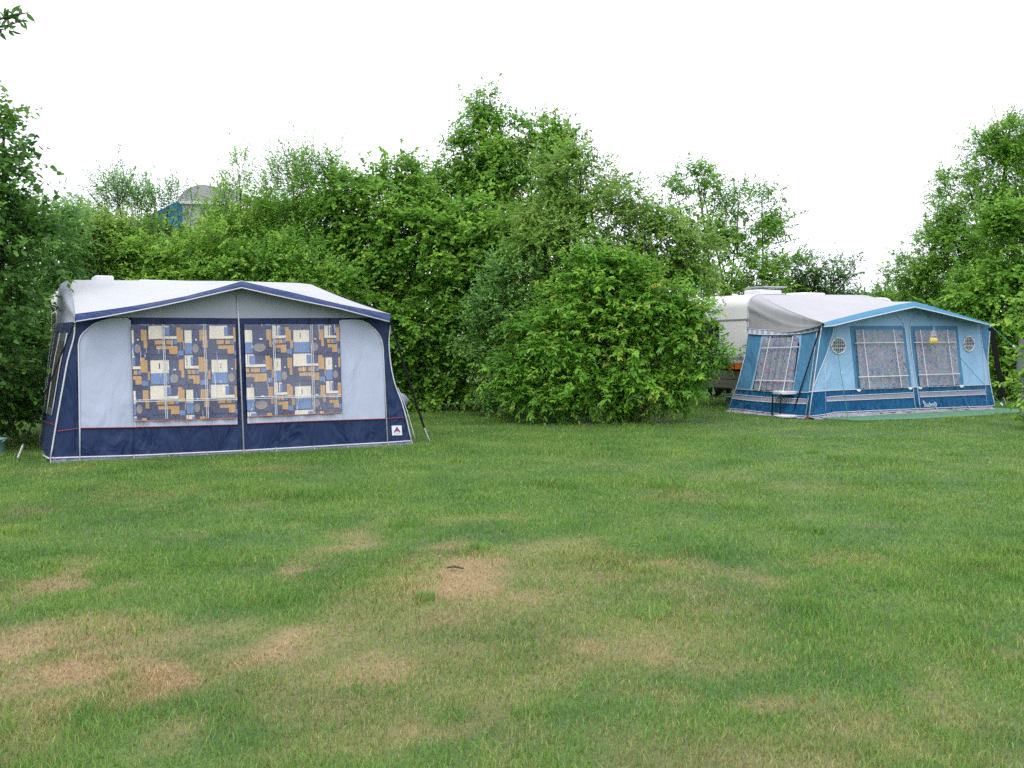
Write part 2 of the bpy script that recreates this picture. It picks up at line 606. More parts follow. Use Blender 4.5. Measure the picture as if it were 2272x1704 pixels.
def grass_mat(name, blade):
    m, t, b = newmat(name)
    b.inputs['Roughness'].default_value = 0.55
    b.inputs['Specular IOR Level'].default_value = 0.2
    g = N(t, 'ShaderNodeNewGeometry')
    n1 = N(t, 'ShaderNodeTexNoise', Scale=1.05, Detail=5.0, Roughness=0.6)
    t.links.new(g.outputs['Position'], n1.inputs['Vector'])
    r = N(t, 'ShaderNodeValToRGB')
    e = r.color_ramp.elements
    e[0].position, e[0].color = 0.32, (0.098, 0.215, 0.046, 1)
    e[1].position, e[1].color = 0.70, (0.205, 0.315, 0.066, 1)
    x = e.new(0.45)
    x.color = (0.122, 0.248, 0.048, 1)
    x = e.new(0.57)
    x.color = (0.158, 0.282, 0.056, 1)
    t.links.new(n1.outputs['Fac'], r.inputs['Fac'])
    at_ = N(t, 'ShaderNodeAttribute', attribute_name='dry')
    dryc = N(t, 'ShaderNodeValToRGB')
    e = dryc.color_ramp.elements
    e[0].color = (0.33, 0.21, 0.105, 1)
    e[1].color = (0.47, 0.345, 0.185, 1)
    mxx = N(t, 'ShaderNodeMix', data_type='RGBA')
    if blade:
        t.links.new(g.outputs['Random Per Island'], dryc.inputs['Fac'])
    else:
        t.links.new(n1.outputs['Fac'], dryc.inputs['Fac'])
    t.links.new(at_.outputs['Fac'], mxx.inputs['Factor'])
    t.links.new(r.outputs[0], mxx.inputs['A'])
    t.links.new(dryc.outputs[0], mxx.inputs['B'])
    sc = N(t, 'ShaderNodeVectorMath', operation='SCALE')
    if not blade:          # between green blades lies dark thatch; the straw of worn spots is pale
        t.links.new(r.outputs[0], sc.inputs[0])
        t.links.new(sc.outputs[0], mxx.inputs['A'])
        s2 = N(t, 'ShaderNodeVectorMath', operation='SCALE')
        s2.inputs['Scale'].default_value = 0.62
        t.links.new(dryc.outputs[0], s2.inputs[0])
        t.links.new(s2.outputs[0], mxx.inputs['B'])
        t.links.new(mxx.outputs['Result'], b.inputs['Base Color'])
    else:
        t.links.new(mxx.outputs['Result'], sc.inputs[0])
        t.links.new(sc.outputs[0], b.inputs['Base Color'])
    if blade:
        rr = N(t, 'ShaderNodeMapRange')
        rr.inputs['To Min'].default_value = 0.7
        rr.inputs['To Max'].default_value = 1.45
        t.links.new(g.outputs['Random Per Island'], rr.inputs['Value'])
        t.links.new(rr.outputs[0], sc.inputs['Scale'])
        out = t.nodes['Material Output']
        tl = N(t, 'ShaderNodeBsdfTranslucent')
        t.links.new(sc.outputs[0], tl.inputs['Color'])
        ms = N(t, 'ShaderNodeMixShader')
        ms.inputs[0].default_value = 0.3
        t.links.new(b.outputs[0], ms.inputs[1])
        t.links.new(tl.outputs[0], ms.inputs[2])
        t.links.new(ms.outputs[0], out.inputs[0])
    else:
        n2 = N(t, 'ShaderNodeTexNoise', Scale=60.0, Detail=4.0)
        t.links.new(g.outputs['Position'], n2.inputs['Vector'])
        rr = N(t, 'ShaderNodeMapRange')
        rr.inputs['From Min'].default_value = 0.3
        rr.inputs['From Max'].default_value = 0.7
        rr.inputs['To Min'].default_value = 0.25
        rr.inputs['To Max'].default_value = 0.6
        t.links.new(n2.outputs['Fac'], rr.inputs['Value'])
        t.links.new(rr.outputs[0], sc.inputs['Scale'])
        bp = N(t, 'ShaderNodeBump', Strength=0.6, Distance=0.03)
        t.links.new(n2.outputs['Fac'], bp.inputs['Height'])
        t.links.new(bp.outputs[0], b.inputs['Normal'])
    return m


M_lawn = grass_mat('lawn_soil', False)
M_blade = grass_mat('grass_blades', True)


def raw_mesh(name, V, faces, mats, parent=None, attrs=None, smooth=False):
    """V (n,3); faces: list of (k, array of indices (m,k))"""
    me = bpy.data.meshes.new(name)
    me.vertices.add(len(V))
    org = ORG.get(parent, np.zeros(3))
    me.vertices.foreach_set('co', (V - org).astype(np.float32).ravel())
    li = np.concatenate([f.ravel() for _, f in faces])
    tot = np.concatenate([np.full(len(f), k) for k, f in faces])
    me.loops.add(len(li))
    me.loops.foreach_set('vertex_index', li.astype(np.int32))
    me.polygons.add(len(tot))
    me.polygons.foreach_set('loop_start', (np.cumsum(tot) - tot).astype(np.int32))
    me.polygons.foreach_set('loop_total', tot.astype(np.int32))
    if smooth:
        me.polygons.foreach_set('use_smooth', np.ones(len(tot), bool))
    for a, val in (attrs or {}).items():
        at_ = me.attributes.new(a, 'FLOAT', 'POINT')
        at_.data.foreach_set('value', val.astype(np.float32))
    for mm in mats:
        me.materials.append(mm)
    me.update(calc_edges=True)
    o = bpy.data.objects.new(name, me)
    COL.objects.link(o)
    if parent is not None:
        o.parent = parent
        ORG[o] = org
    return o


def build_lawn():
    xs = np.concatenate([[-700, -200, -80, -40], np.arange(-22, 22.01, 0.16), [40, 80, 200, 700]])
    ys = np.concatenate([[-100, -20, 0], np.arange(2.4, 27, 0.16), [32, 45, 80, 200, 900]])
    X, Y = np.meshgrid(xs, ys)
    x, y = X.ravel(), Y.ravel()
    V = np.stack([x, y, np.zeros_like(x)], 1)
    nx, ny = len(xs), len(ys)
    i = (np.arange(ny - 1)[:, None] * nx + np.arange(nx - 1)[None, :]).ravel()
    Fq = np.stack([i, i + 1, i + nx + 1, i + nx], 1)
    o = raw_mesh('lawn', V, [(4, Fq)], [M_lawn], None, {'dry': dryness(x, y)})
    tag(o, 'mown green campsite lawn with dry tan patches', 'lawn', kind='structure')


build_lawn()

MAT_POLY = [ground(*p) for p in ((1800, 927), (1838, 931), (1905, 935), (2050, 931), (2200, 922), (2268, 916), (2262, 910), (2180, 905), (2050, 912), (1850, 922))]


SOIL = [ground(1340, 914) + np.array([1.55 * math.cos(t) * (1 + .12 * math.sin(3 * t)), .62 * math.sin(t) * (1 + .15 * math.cos(5 * t)), .004]) for t in np.linspace(0, 2 * math.pi, 33)[:-1]]


def inside(x, y, poly):
    c = np.zeros(len(x), bool)
    k = len(poly)
    for i in range(k):
        x1, y1 = poly[i][0], poly[i][1]
        x2, y2 = poly[(i + 1) % k][0], poly[(i + 1) % k][1]
        cond = ((y1 > y) != (y2 > y)) & (x < (x2 - x1) * (y - y1) / (y2 - y1 + 1e-12) + x1)
        c ^= cond
    return c


def build_grass():
    bands = [(3.0, 5.0, 7000), (5.0, 7.5, 5000), (7.5, 11, 2900), (11, 16, 1500), (16, 25.5, 600)]
    px_, py_ = [], []
    for y0, y1, dn in bands:
        wd = y1 * 0.51 * 2 * 1.12 + 4.4
        n = int(dn * wd * (y1 - y0))
        y = rng.uniform(y0, y1, n)
        x = rng.uniform(-wd / 2, wd / 2, n)
        k = np.abs(x) < y * 0.51 * 1.12 + 2.2
        px_.append(x[k])
        py_.append(y[k])
    x, y = np.concatenate(px_), np.concatenate(py_)
    k = ~inside(x, y, MAT_POLY) & ~(inside(x, y, SOIL) & (rng.random(len(x)) < .93))
    x, y = x[k], y[k]
    # coarse tussocks missed by the mower
    nt_ = 70
    ty_ = rng.uniform(3.8, 15, nt_)
    tx_ = rng.uniform(-.55, .55, nt_) * ty_
    tr_ = rng.uniform(.05, .16, nt_)
    per = 150
    x = np.concatenate([x, (tx_[:, None] + rng.normal(size=(nt_, per)) * tr_[:, None]).ravel()])
    y = np.concatenate([y, (ty_[:, None] + rng.normal(size=(nt_, per)) * tr_[:, None]).ravel()])
    tus = np.concatenate([np.zeros(len(x) - nt_ * per), np.repeat(rng.uniform(.5, 1.3, nt_), per)])
    dr = dryness(x, y) * (tus == 0)
    tall = fbm(x, y, 1.3, 90)
    edge = np.clip((y - 19.0) / 3.5, 0, 1)
    h = 0.022 + 0.046 * np.clip(tall - .3, 0, 1) + 0.012 * rng.random(len(x))
    tuft = np.clip((fbm(x, y, 1.1, 130, 3) - .62) * 6, 0, 1)
    h = h * (1 + 1.2 * tuft)
    for a_, b_ in ((P0, P1), (Q0, Q1), (Q0, ground(1617, 914))):
        ab = (b_ - a_)[:2]
        L_ = np.linalg.norm(ab)
        tx, ty = ab / L_
        al_ = (x - a_[0]) * tx + (y - a_[1]) * ty
        dd = np.abs((x - a_[0]) * -ty + (y - a_[1]) * tx)
        nearb = np.clip(1 - dd / .45, 0, 1) * ((al_ > -.3) & (al_ < L_ + .3))
        h = h * (1 - .85 * nearb * (rng.random(len(x)) < .93))
    h = h * (1 - 0.45 * dr) * (1 + 1.6 * edge * (rng.random(len(x)) ** 2))
    h = h + tus * .05 * rng.uniform(.5, 1.2, len(x))
    sc_ = ground(1340, 914)
    ring = ((x - sc_[0]) / 1.75) ** 2 + ((y - sc_[1]) / .8) ** 2
    h = h * (1 + 1.8 * np.clip(1.6 - ring, 0, 1) * rng.random(len(x)))
    dist = np.hypot(x, y)
    wdt = (0.0016 + 0.0018 * rng.random(len(x))) * (0.8 + dist / 7.5)
    n = len(x)
    yaw = rng.uniform(0, 2 * np.pi, n)
    lean = np.abs(rng.normal(0.35, 0.3, n)) + 0.5 * dr * rng.random(n)
    la = rng.uniform(0, 2 * np.pi, n)
    lx, ly = np.cos(la) * np.sin(np.clip(lean, 0, 1.35)), np.sin(la) * np.sin(np.clip(lean, 0, 1.35))
    lz = np.cos(np.clip(lean, 0, 1.35))
    b = np.stack([x, y, np.full(n, -0.004)], 1)
    s = np.stack([np.cos(yaw), np.sin(yaw), np.zeros(n)], 1) * wdt[:, None] * .5
    d = np.stack([lx, ly, lz], 1)
    mid = b + d * (h * 0.55)[:, None] * np.array([.7, .7, 1.05])
    tip = b + d * h[:, None] * np.array([1.25, 1.25, .95])
    V = np.stack([b - s, b + s, mid + s * .8, mid - s * .8, tip], 1).reshape(-1, 3)
    i = np.arange(n) * 5
    q = np.stack([i, i + 1, i + 2, i + 3], 1)
    t3 = np.stack([i + 3, i + 2, i + 4], 1)
    # single dead blades everywhere, whole mats of them in the worn patches
    bd = np.clip(np.where(rng.random(n) < 0.08 + 0.10 * np.clip((8 - y) / 4, 0, 1) + dr * 0.85, np.maximum(dr, .55) * rng.uniform(.6, 1.1, n), dr * 0.3), 0, 1)
    o = raw_mesh('lawn_grass', V, [(4, q), (3, t3)], [M_blade], None, {'dry': np.repeat(bd, 5)})
    tag(o, 'short mown grass blades covering the campsite lawn', 'grass', kind='stuff')
    return n


so_ = MB().poly(SOIL).build('bare_soil', plain('dark_soil', (0.050, 0.038, 0.028), .95, amt=.4, scale=20, spec=.1))
tag(so_, 'bare brown soil under the bright bush', 'soil', kind='structure')
NB = build_grass()
print('grass blades', NB)

def film_window(name, parent, plane, outline, curtain_fn, film, bars, r, dark):
    """window part: dark opening, with curtain, film pane and tape bars as sub-parts"""
    win = MB().slab(plane.pts(outline, 0.008), plane.n, 0.003).build(name, dark, parent)
    curtain_fn(win)
    MB().poly(plane.pts(outline, 0.074)).build('pane', film, win)
    for L in bars:
        MB().tube(plane.pts(L, 0.076), r, sides=4).build('glazing_tape', M_bar, win)
    return win


# ================================================================== LEFT AWNING (navy) and its caravan
DA = 2.5
BA = Plane(P0 + vA * DA, -vA)


def build_left_awning():
    root = empty('caravan_awning', (P0 + P1) / 2, 'navy and pale grey caravan awning with block patterned curtains behind clear front windows', 'awning')
    cl = smooth_line([(166, 714), (164, 748), (150, 800), (140, 855), (127, 927), (112, 1017)], 20)      # left corner seam
    cr = smooth_line([(867, 716), (863, 768), (873, 840), (896, 907), (913, 978)], 20)
    front = cl + [(177, 1014), (296, 1010.5), (539, 999.5), (769, 986.5), (859, 981.6)] + cr[::-1] + [(750, 672), (538, 630), (400, 662)]
    MB().slab(FA.pts(front), FA.n, 0.004).build('front_wall', M_navy, root)
    # gable, arch panels, light strip
    MB().slab(FA.pts([(240, 704), (300, 688), (420, 664), (536, 632), (650, 659), (752, 680), (822, 705), (530, 706)], 0.006), FA.n, 0.002).build('gable_panel', M_ggrey, root)
    al = [(177, 950), (174, 765)] + smooth_line([(174, 765), (180, 745), (197, 727.5), (215, 716), (247, 707.5), (285, 707.5)], 20)[1:]
    pl = al + [(290, 711), (297, 935), (412, 932), (527, 928), (527, 942), (300, 948)]
    MB().slab(FA.pts(pl, 0.006), FA.n, 0.002).build('side_panel', M_pgrey, root)
    ar = smooth_line([(757, 711), (801, 711.5), (827, 727), (844, 748), (850, 771)], 20)
    pr = ar + [(855, 929), (700, 934), (549, 940), (549, 926), (650, 922), (759, 917), (753, 711)]
    MB().slab(FA.pts(pr, 0.006), FA.n, 0.002).build('side_panel', M_pgrey, root)
    MB().slab(FA.pts([(298, 935.5), (412, 933), (527, 929), (527, 941.5), (300, 947.5)], 0.009), FA.n, 0.001).build('light_strip', M_strip, root)
    MB().slab(FA.pts([(549, 926.5), (650, 923), (759, 918), (759, 932), (700, 933.5), (549, 939.5)], 0.009), FA.n, 0.001).build('light_strip', M_strip, root)
    # piping seams
    mb = MB()
    mb.tube(FA.pts(al[::-1] + [(177, 1014)], 0.012), 0.010)
    mb.tube(FA.pts(ar + [(860, 981)], 0.012), 0.010)
    mb.tube(FA.pts(cl, 0.012), 0.010)
    mb.tube(FA.pts(cr, 0.012), 0.010)
    mb.tube(FA.pts([(525, 640), (530, 720), (541, 1001)], 0.014), 0.012)
    mb.tube(FA.pts([(112, 1016.5), (177, 1014.5), (296, 1011), (539, 1000), (769, 987), (859, 982), (913, 978)], 0.012), 0.012)
    mb.build('piping', M_pipe, root, True)
    mb = MB()
    mb.tube(FA.pts([(127, 957), (177, 950), (300, 948), (527, 942)], 0.012), 0.006)
    mb.tube(FA.pts([(549, 940), (700, 934), (855, 929), (897, 926)], 0.012), 0.006)
    mb.build('red_trim', M_red, root)
    mb = MB()
    mb.tube(FA.pts([(297, 934), (412, 932), (527, 927.5)], 0.05), 0.006)
    mb.tube(FA.pts([(549, 924.5), (650, 921), (759, 916)], 0.05), 0.006)
    mb.build('orange_trim', M_orange, root)
    # seam of the lower band
    mb = MB()
    for a, b in (((297, 949), (296, 1010)), ((759, 932), (769, 986))):
        MB().tube(FA.pts([a, b], 0.004), 0.004, sides=4).build('band_seam', M_navyvis, root)

    # patterned curtains: two alternating motif cells hanging in soft folds
    u_ = .00105
    A_ = [(0, 0, 365, 430, 0), (0, 0, 115, 190, 4), (115, 0, 155, 25, 4), (115, 20, 160, 140, 2), (160, 20, 245, 150, 1), (0, 150, 245, 190, 4),
          (245, 25, 310, 70, 3), (245, 60, 345, 240, 3), (50, 210, 110, 268, 3), (125, 210, 190, 268, 3), (200, 210, 250, 268, 2),
          (60, 290, 255, 340, 3), (150, 338, 255, 410, 3), (260, 240, 345, 360, 1), (260, 360, 345, 430, 2), (10, 345, 145, 410, 1)]
    B_ = [(0, 0, 365, 430, 1), (0, 65, 10, 430, 0), (10, 65, 145, 250, 4), (72, 110, 80, 190, 0), (150, 0, 260, 60, 0), (0, 0, 145, 65, 1),
          (10, 250, 145, 410, 2), (280, 0, 365, 60, 0), (270, 210, 365, 330, 0), (265, 60, 345, 215, 3), (300, 215, 350, 320, 3),
          (-60, 225, 0, 350, 3), (150, 400, 300, 430, 0)]
    circ = [(-30, 330, 46, 0), (200, 330, 52, 1)]

    def curtain(corners, phase):
        TL, TR, BR, BL = [FA.px(x, y, 0.034) for x, y in corners]
        W_ = np.linalg.norm(TR - TL)
        H_ = np.linalg.norm(BL - TL)
        ks = 2 * math.pi / 0.30

        def P(x, y, lay):
            s, t = x / W_, y / H_
            p = TL * (1 - s) * (1 - t) + TR * s * (1 - t) + BR * s * t + BL * (1 - s) * t
            d = 0.012 * math.sin(ks * x + phase) + 0.005 * math.sin(2.3 * ks * x + 1 + 2 * phase)
            return p + FA.n * (d + lay)

        def cloth_u(x):       # gathers: cloth bunches up in places so motifs get narrow
            return x + 0.055 * math.sin(2 * math.pi * x / (W_ * 0.52) + phase)

        # inverse of cloth_u by table
        xs = np.linspace(-0.3, W_ + 0.3, 900)
        us = np.array([cloth_u(q) for q in xs])
        us = np.maximum.accumulate(us)

        def fn(win):
            mb = MB()

            def rect(u0, u1, y0, y1, mat, lay):
                x0, x1 = np.interp(u0, us, xs), np.interp(u1, us, xs)
                x0, x1 = max(0, x0), min(W_, x1)
                y0, y1 = max(0, y0), min(H_, y1)
                if x1 - x0 < 0.003 or y1 - y0 < 0.003:
                    return
                k = max(1, int((x1 - x0) / 0.03))
                row0 = [P(x0 + (x1 - x0) * i / k, y0, lay) for i in range(k + 1)]
                row1 = [P(x0 + (x1 - x0) * i / k, y1, lay) for i in range(k + 1)]
                mb.grid([row1, row0], mat)

            cw, ch = 365 * u_, 430 * 0.00094
            for i in range(-1, int(W_ / cw) + 3):
                for j in range(-1, int(H_ / ch) + 2):
                    cell = A_ if (i + j) % 2 else B_
                    ox, oy = (i - .3) * cw + 0.04 * phase, j * ch + 0.02
                    for q, (a, b, c, d, m) in enumerate(cell):
                        rect(ox + a * u_, ox + c * u_, oy + b * .00094, oy + d * .00094, m, 0.0008 * q)
                    if cell is B_:
                        cx, cy, rr = ox + 200 * u_, oy + 330 * .00094, 52 * u_
                        x0, x1 = np.interp(cx - rr, us, xs), np.interp(cx + rr, us, xs)
                        if x0 > 0 and x1 < W_ and cy + rr < H_ and cy - rr > 0:
                            c_, hw = (x0 + x1) / 2, (x1 - x0) / 2
                            mb.poly([P(c_ + hw * math.cos(t), cy + rr * 1.1 * math.sin(t), 0.0135) for t in np.linspace(2 * math.pi, 0, 19)[:-1]], 5)
                            mb.poly([P(c_ + hw * .25 + hw * .3 * math.cos(t), cy - rr * 2.2 + rr * .22 * math.sin(t), 0.0135) for t in np.linspace(2 * math.pi, 0, 11)[:-1]], 4)
            mb.build('curtain', KM, win)
        return fn

    wl = [(291, 719.5), (522, 719.5), (527, 927), (298, 933.5)]
    wr = [(542, 719.5), (752, 719.5), (758, 915.5), (549, 924)]

    def dbl(a, b):
        dx, dy = (1.8, 0) if abs(a[0] - b[0]) < abs(a[1] - b[1]) else (0, 1.8)
        return [[(a[0] - dx, a[1] - dy), (b[0] - dx, b[1] - dy)], [(a[0] + dx, a[1] + dy), (b[0] + dx, b[1] + dy)]]
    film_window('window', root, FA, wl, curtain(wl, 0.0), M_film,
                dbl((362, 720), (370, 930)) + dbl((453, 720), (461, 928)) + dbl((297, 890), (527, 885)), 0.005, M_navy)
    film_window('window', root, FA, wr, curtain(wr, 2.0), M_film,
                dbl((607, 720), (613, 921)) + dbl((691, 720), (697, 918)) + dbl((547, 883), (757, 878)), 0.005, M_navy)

    # mud flap: a limp strip between the white hem and the grass
    top = [(112, 1018), (177, 1016), (296, 1012), (420, 1006), (539, 1001), (650, 994), (769, 988), (859, 983), (913, 979)]
    rowsT = [FA.px(x, y, 0.006) for x, y in smooth_line(top, 64)]
    rows = [rowsT]
    rr_ = random.Random(3)
    for k in (1, 2):
        rows.append([p + np.array([0, 0, 1]) * (-(p[2] + 0.01) * k / 2) - vA * (0.03 * k + rr_.uniform(-.02, .02)) for p in rowsT])
    MB().grid(rows[::-1]).build('mud_flap', M_mud, root, True)
    # pegs along the hem
    mb = MB()
    for x, y in ((112, 1018), (177, 1016), (297, 1012), (374, 1009), (460, 1005), (540, 1001), (545, 1001), (612, 996), (696, 992), (770, 988), (860, 983), (913, 980)):
        p = FA.px(x, y, 0.02)
        q = p - vA * 0.05
        q[2] = -0.01
        MB().tube([p + UP * .02, q], 0.008, sides=5).build('ground_peg', M_trim, root)
    # maker's label
    lab = MB().slab(FA.pts([(869, 944.5), (891, 944), (892.3, 965.5), (870.5, 966)], 0.010), FA.n, 0.004).build('label_patch', M_label, root)
    mb = MB()
    mb.poly(FA.pts([(880.5, 946.5), (888.5, 957.5), (887, 960.2), (880.3, 951.8), (875.6, 960.6), (873.4, 959)], 0.013), 0)
    cx, cy = 880.6, 954.2
    mb.poly(FA.pts([(cx + 3.4 * math.cos(t), cy + 3.1 * math.sin(t)) for t in np.linspace(0, 2 * math.pi, 15)[:-1]], 0.015), 1)
    mb.poly(FA.pts([(876, 961.6), (886.5, 961.2), (886.6, 962.2), (876.1, 962.6)], 0.013), 2)
    mb.build('emblem', [M_lnavy, M_mag, M_trim], lab)

    # visor (projecting navy valance) and roof
    vt = [(167, 696.5), (230, 688), (296, 678.5), (355, 668), (412, 657), (475, 641), (536, 623.5), (600, 638), (650, 649), (752, 674), (866, 697)]
    vb = [(168, 713.5), (230, 703.5), (296, 691), (355, 679.5), (412, 667), (475, 652.5), (536, 638.5), (600, 653), (650, 664), (752, 684.5), (864, 714)]
    T = [FA.px(x, y, 0.10) for x, y in vt]
    B = [FA.px(x, y, 0.27) for x, y in vb]
    Tm = [lerp(a, b, .5) + FA.n * 0.02 for a, b in zip(T, B)]
    vis = MB().grid([B, Tm, T]).build('visor', M_navyvis, root, True)
    MB().tube(B, 0.009).build('visor_piping', M_pipe, vis, True)
    MB().tube(T, 0.007).build('visor_piping', M_pipe, vis, True)
    rail = [(152, 621), (220, 621.5), (290, 622), (360, 622.5), (430, 623), (500, 623.5), (540, 624), (600, 626), (640, 627), (665, 628), (690, 631)]
    Rl = [BA.px(x, y) for x, y in rail]
    ns, ntt = 40, 10
    rows = []
    for j in range(ntt + 1):
        t = j / ntt
        row = []
        for i in range(ns + 1):
            s = i / ns
            a, b = sample(T, s), sample(Rl, s)
            p = lerp(a, b, t)
            p = p - UP * 0.05 * math.sin(math.pi * t) * (0.4 + 0.6 * math.sin(math.pi * s))
            row.append(p)
        rows.append(row)
    MB().grid(rows).build('roof', M_roof, root, True)
    # hips: grey triangles from eave corners to the caravan rail
    railL = [(118, 760), (123, 718), (127, 675), (131, 640), (138, 628), (152, 621)]
    RL3 = [BA.px(x, y) for x, y in smooth_line(railL, 20)]
    e0 = FA.px(166, 714, 0.02)

    def hip(corner_lo, corner_hi, rail3, nm):
        rows = []
        for j in range(7):
            t = j / 6
            row = []
            for i in range(len(rail3)):
                s = i / (len(rail3) - 1)
                row.append(lerp(lerp(corner_lo, corner_hi, s), rail3[i], t) + uA * (0.015 * math.sin(9 * s) * math.sin(math.pi * t)))
            rows.append(row)
        return MB().grid(rows).build(nm, M_ggrey, root, True)
    k0 = 4
    hip(e0, T[0], RL3[k0:], 'roof_hip')
    railR = [(690, 631), (715, 645), (735, 680), (745, 720)]
    RR3 = [BA.px(x, y) for x, y in smooth_line(railR, 16)]
    hip(T[-1], FA.px(867, 716, 0.02), RR3, 'roof_hip')
    # side walls, ruled from the corner seam to the caravan rail
    CL3 = [FA.px(x, y) for x, y in cl]
    railW = [BA.px(x, y) for x, y in smooth_line([(123, 718), (110, 800), (99, 900), (88, 996)], 20)]

    def S_(a, h, off=0.0):
        return lerp(sample(CL3, 1 - h), sample(railW, 1 - h), a) + (-uA) * (off + 0.03 * math.sin(math.pi * a))

    def side_grid(a0, a1, h0, h1, off, mat, nm, par=root, n=8):
        return MB().grid([[S_(a0 + (a1 - a0) * i / n, h0 + (h1 - h0) * j / n, off) for j in range(n + 1)] for i in range(n + 1)]).build(nm, mat, par, True)
    side_grid(0, 1, 0, 1, 0, M_navy, 'side_wall')
    wn = side_grid(.20, .80, .30, .92, .006, M_shadepanel, 'side_window')
    side_grid(.28, .66, .36, .86, .012, M_smoke, 'pane', wn)
    mb = MB()
    for a in (.2, .5, .8):
        mb.tube([S_(a, h, .016) for h in np.linspace(.3, .92, 8)], 0.007)
    mb.tube([S_(1, h, .016) for h in np.linspace(0, 1, 10)], 0.010)
    mb.tube([S_(a, 0.0, .016) for a in np.linspace(0, 1, 8)], 0.010)
    mb.build('piping', M_pipe, root, True)
    MB().tube([S_(a, .24, .012) for a in np.linspace(0, 1, 8)], 0.006).build('red_trim', M_red, root)
    CR3 = [FA.px(x, y) for x, y in cr]
    railWR = [BA.px(x, y) for x, y in smooth_line([(745, 720), (760, 800), (775, 880), (790, 950)], 20)]
    MB().grid([[lerp(sample(CR3, t), sample(railWR, t), a) + uA * 0.12 * math.sin(math.pi * a) * t for t in np.linspace(0, 1, 10)] for a in np.linspace(0, 1, 8)]).build('side_wall', M_navy, root, True)
    MB().tube([lerp(sample(CR3, t), sample(railWR, t), .06) + uA * (0.02 + 0.10 * t) for t in np.linspace(.55, 1, 8)], 0.009).build('piping', M_pipe, root, True)
    return root


build_left_awning()


# ------------------------------------------------------------------ caravans
def caravan_body(Q, u, v, a0, a1, z0, z1, width, r, mat, parent, name='body', r0=0.06):
    """rounded-end profile in (u, z), extruded across the caravan's width with softened side edges"""
    prof = []
    for cx, cz, t0, rr in ((a0 + r0, z0 + r0, math.pi, r0), (a1 - r0, z0 + r0, 1.5 * math.pi, r0), (a1 - r, z1 - r, 0, r), (a0 + r, z1 - r, .5 * math.pi, r)):
        for k in range(9):
            t = t0 + k * math.pi / 16
            prof.append((cx + rr * math.cos(t), cz + rr * math.sin(t)))
    c = np.array([(a0 + a1) / 2, (z0 + z1) / 2])
    rows = []
    for b, ins in ((0.0, .05), (.015, .02), (.05, 0), (width - .05, 0), (width - .015, .02), (width, .05)):
        row = []
        for a, z in prof:
            d = nrm(np.array([a, z]) - c) * ins
            row.append(Q + u * (a - d[0]) + v * b + UP * (z - d[1]))
        row.append(row[0])
        rows.append(row)
    mb = MB().grid(rows)
    mb.poly(rows[0][:-1][::-1])
    mb.poly(rows[-1][:-1])
    o = mb.build(name, mat, parent, True)
    return o


def wheel(Q, u, v, a, parent):
    c = Q + u * a + v * 0.12 + UP * 0.31
    tyre = MB()
    prof = [(.19, .0), (.29, .0), (.31, .03), (.31, .13), (.29, .16), (.19, .16)]
    rows = []
    for k in range(25):
        t = 2 * math.pi * k / 24
        rows.append([c + u * rr * math.cos(t) + UP * rr * math.sin(t) + v * d for rr, d in prof])
    tyre.grid(rows)
    w_ = tyre.build('wheel', M_rub, parent, True)
    MB().tube([c + v * .02, c + v * .14], .19, sides=20).build('rim', M_trim, w_, False)


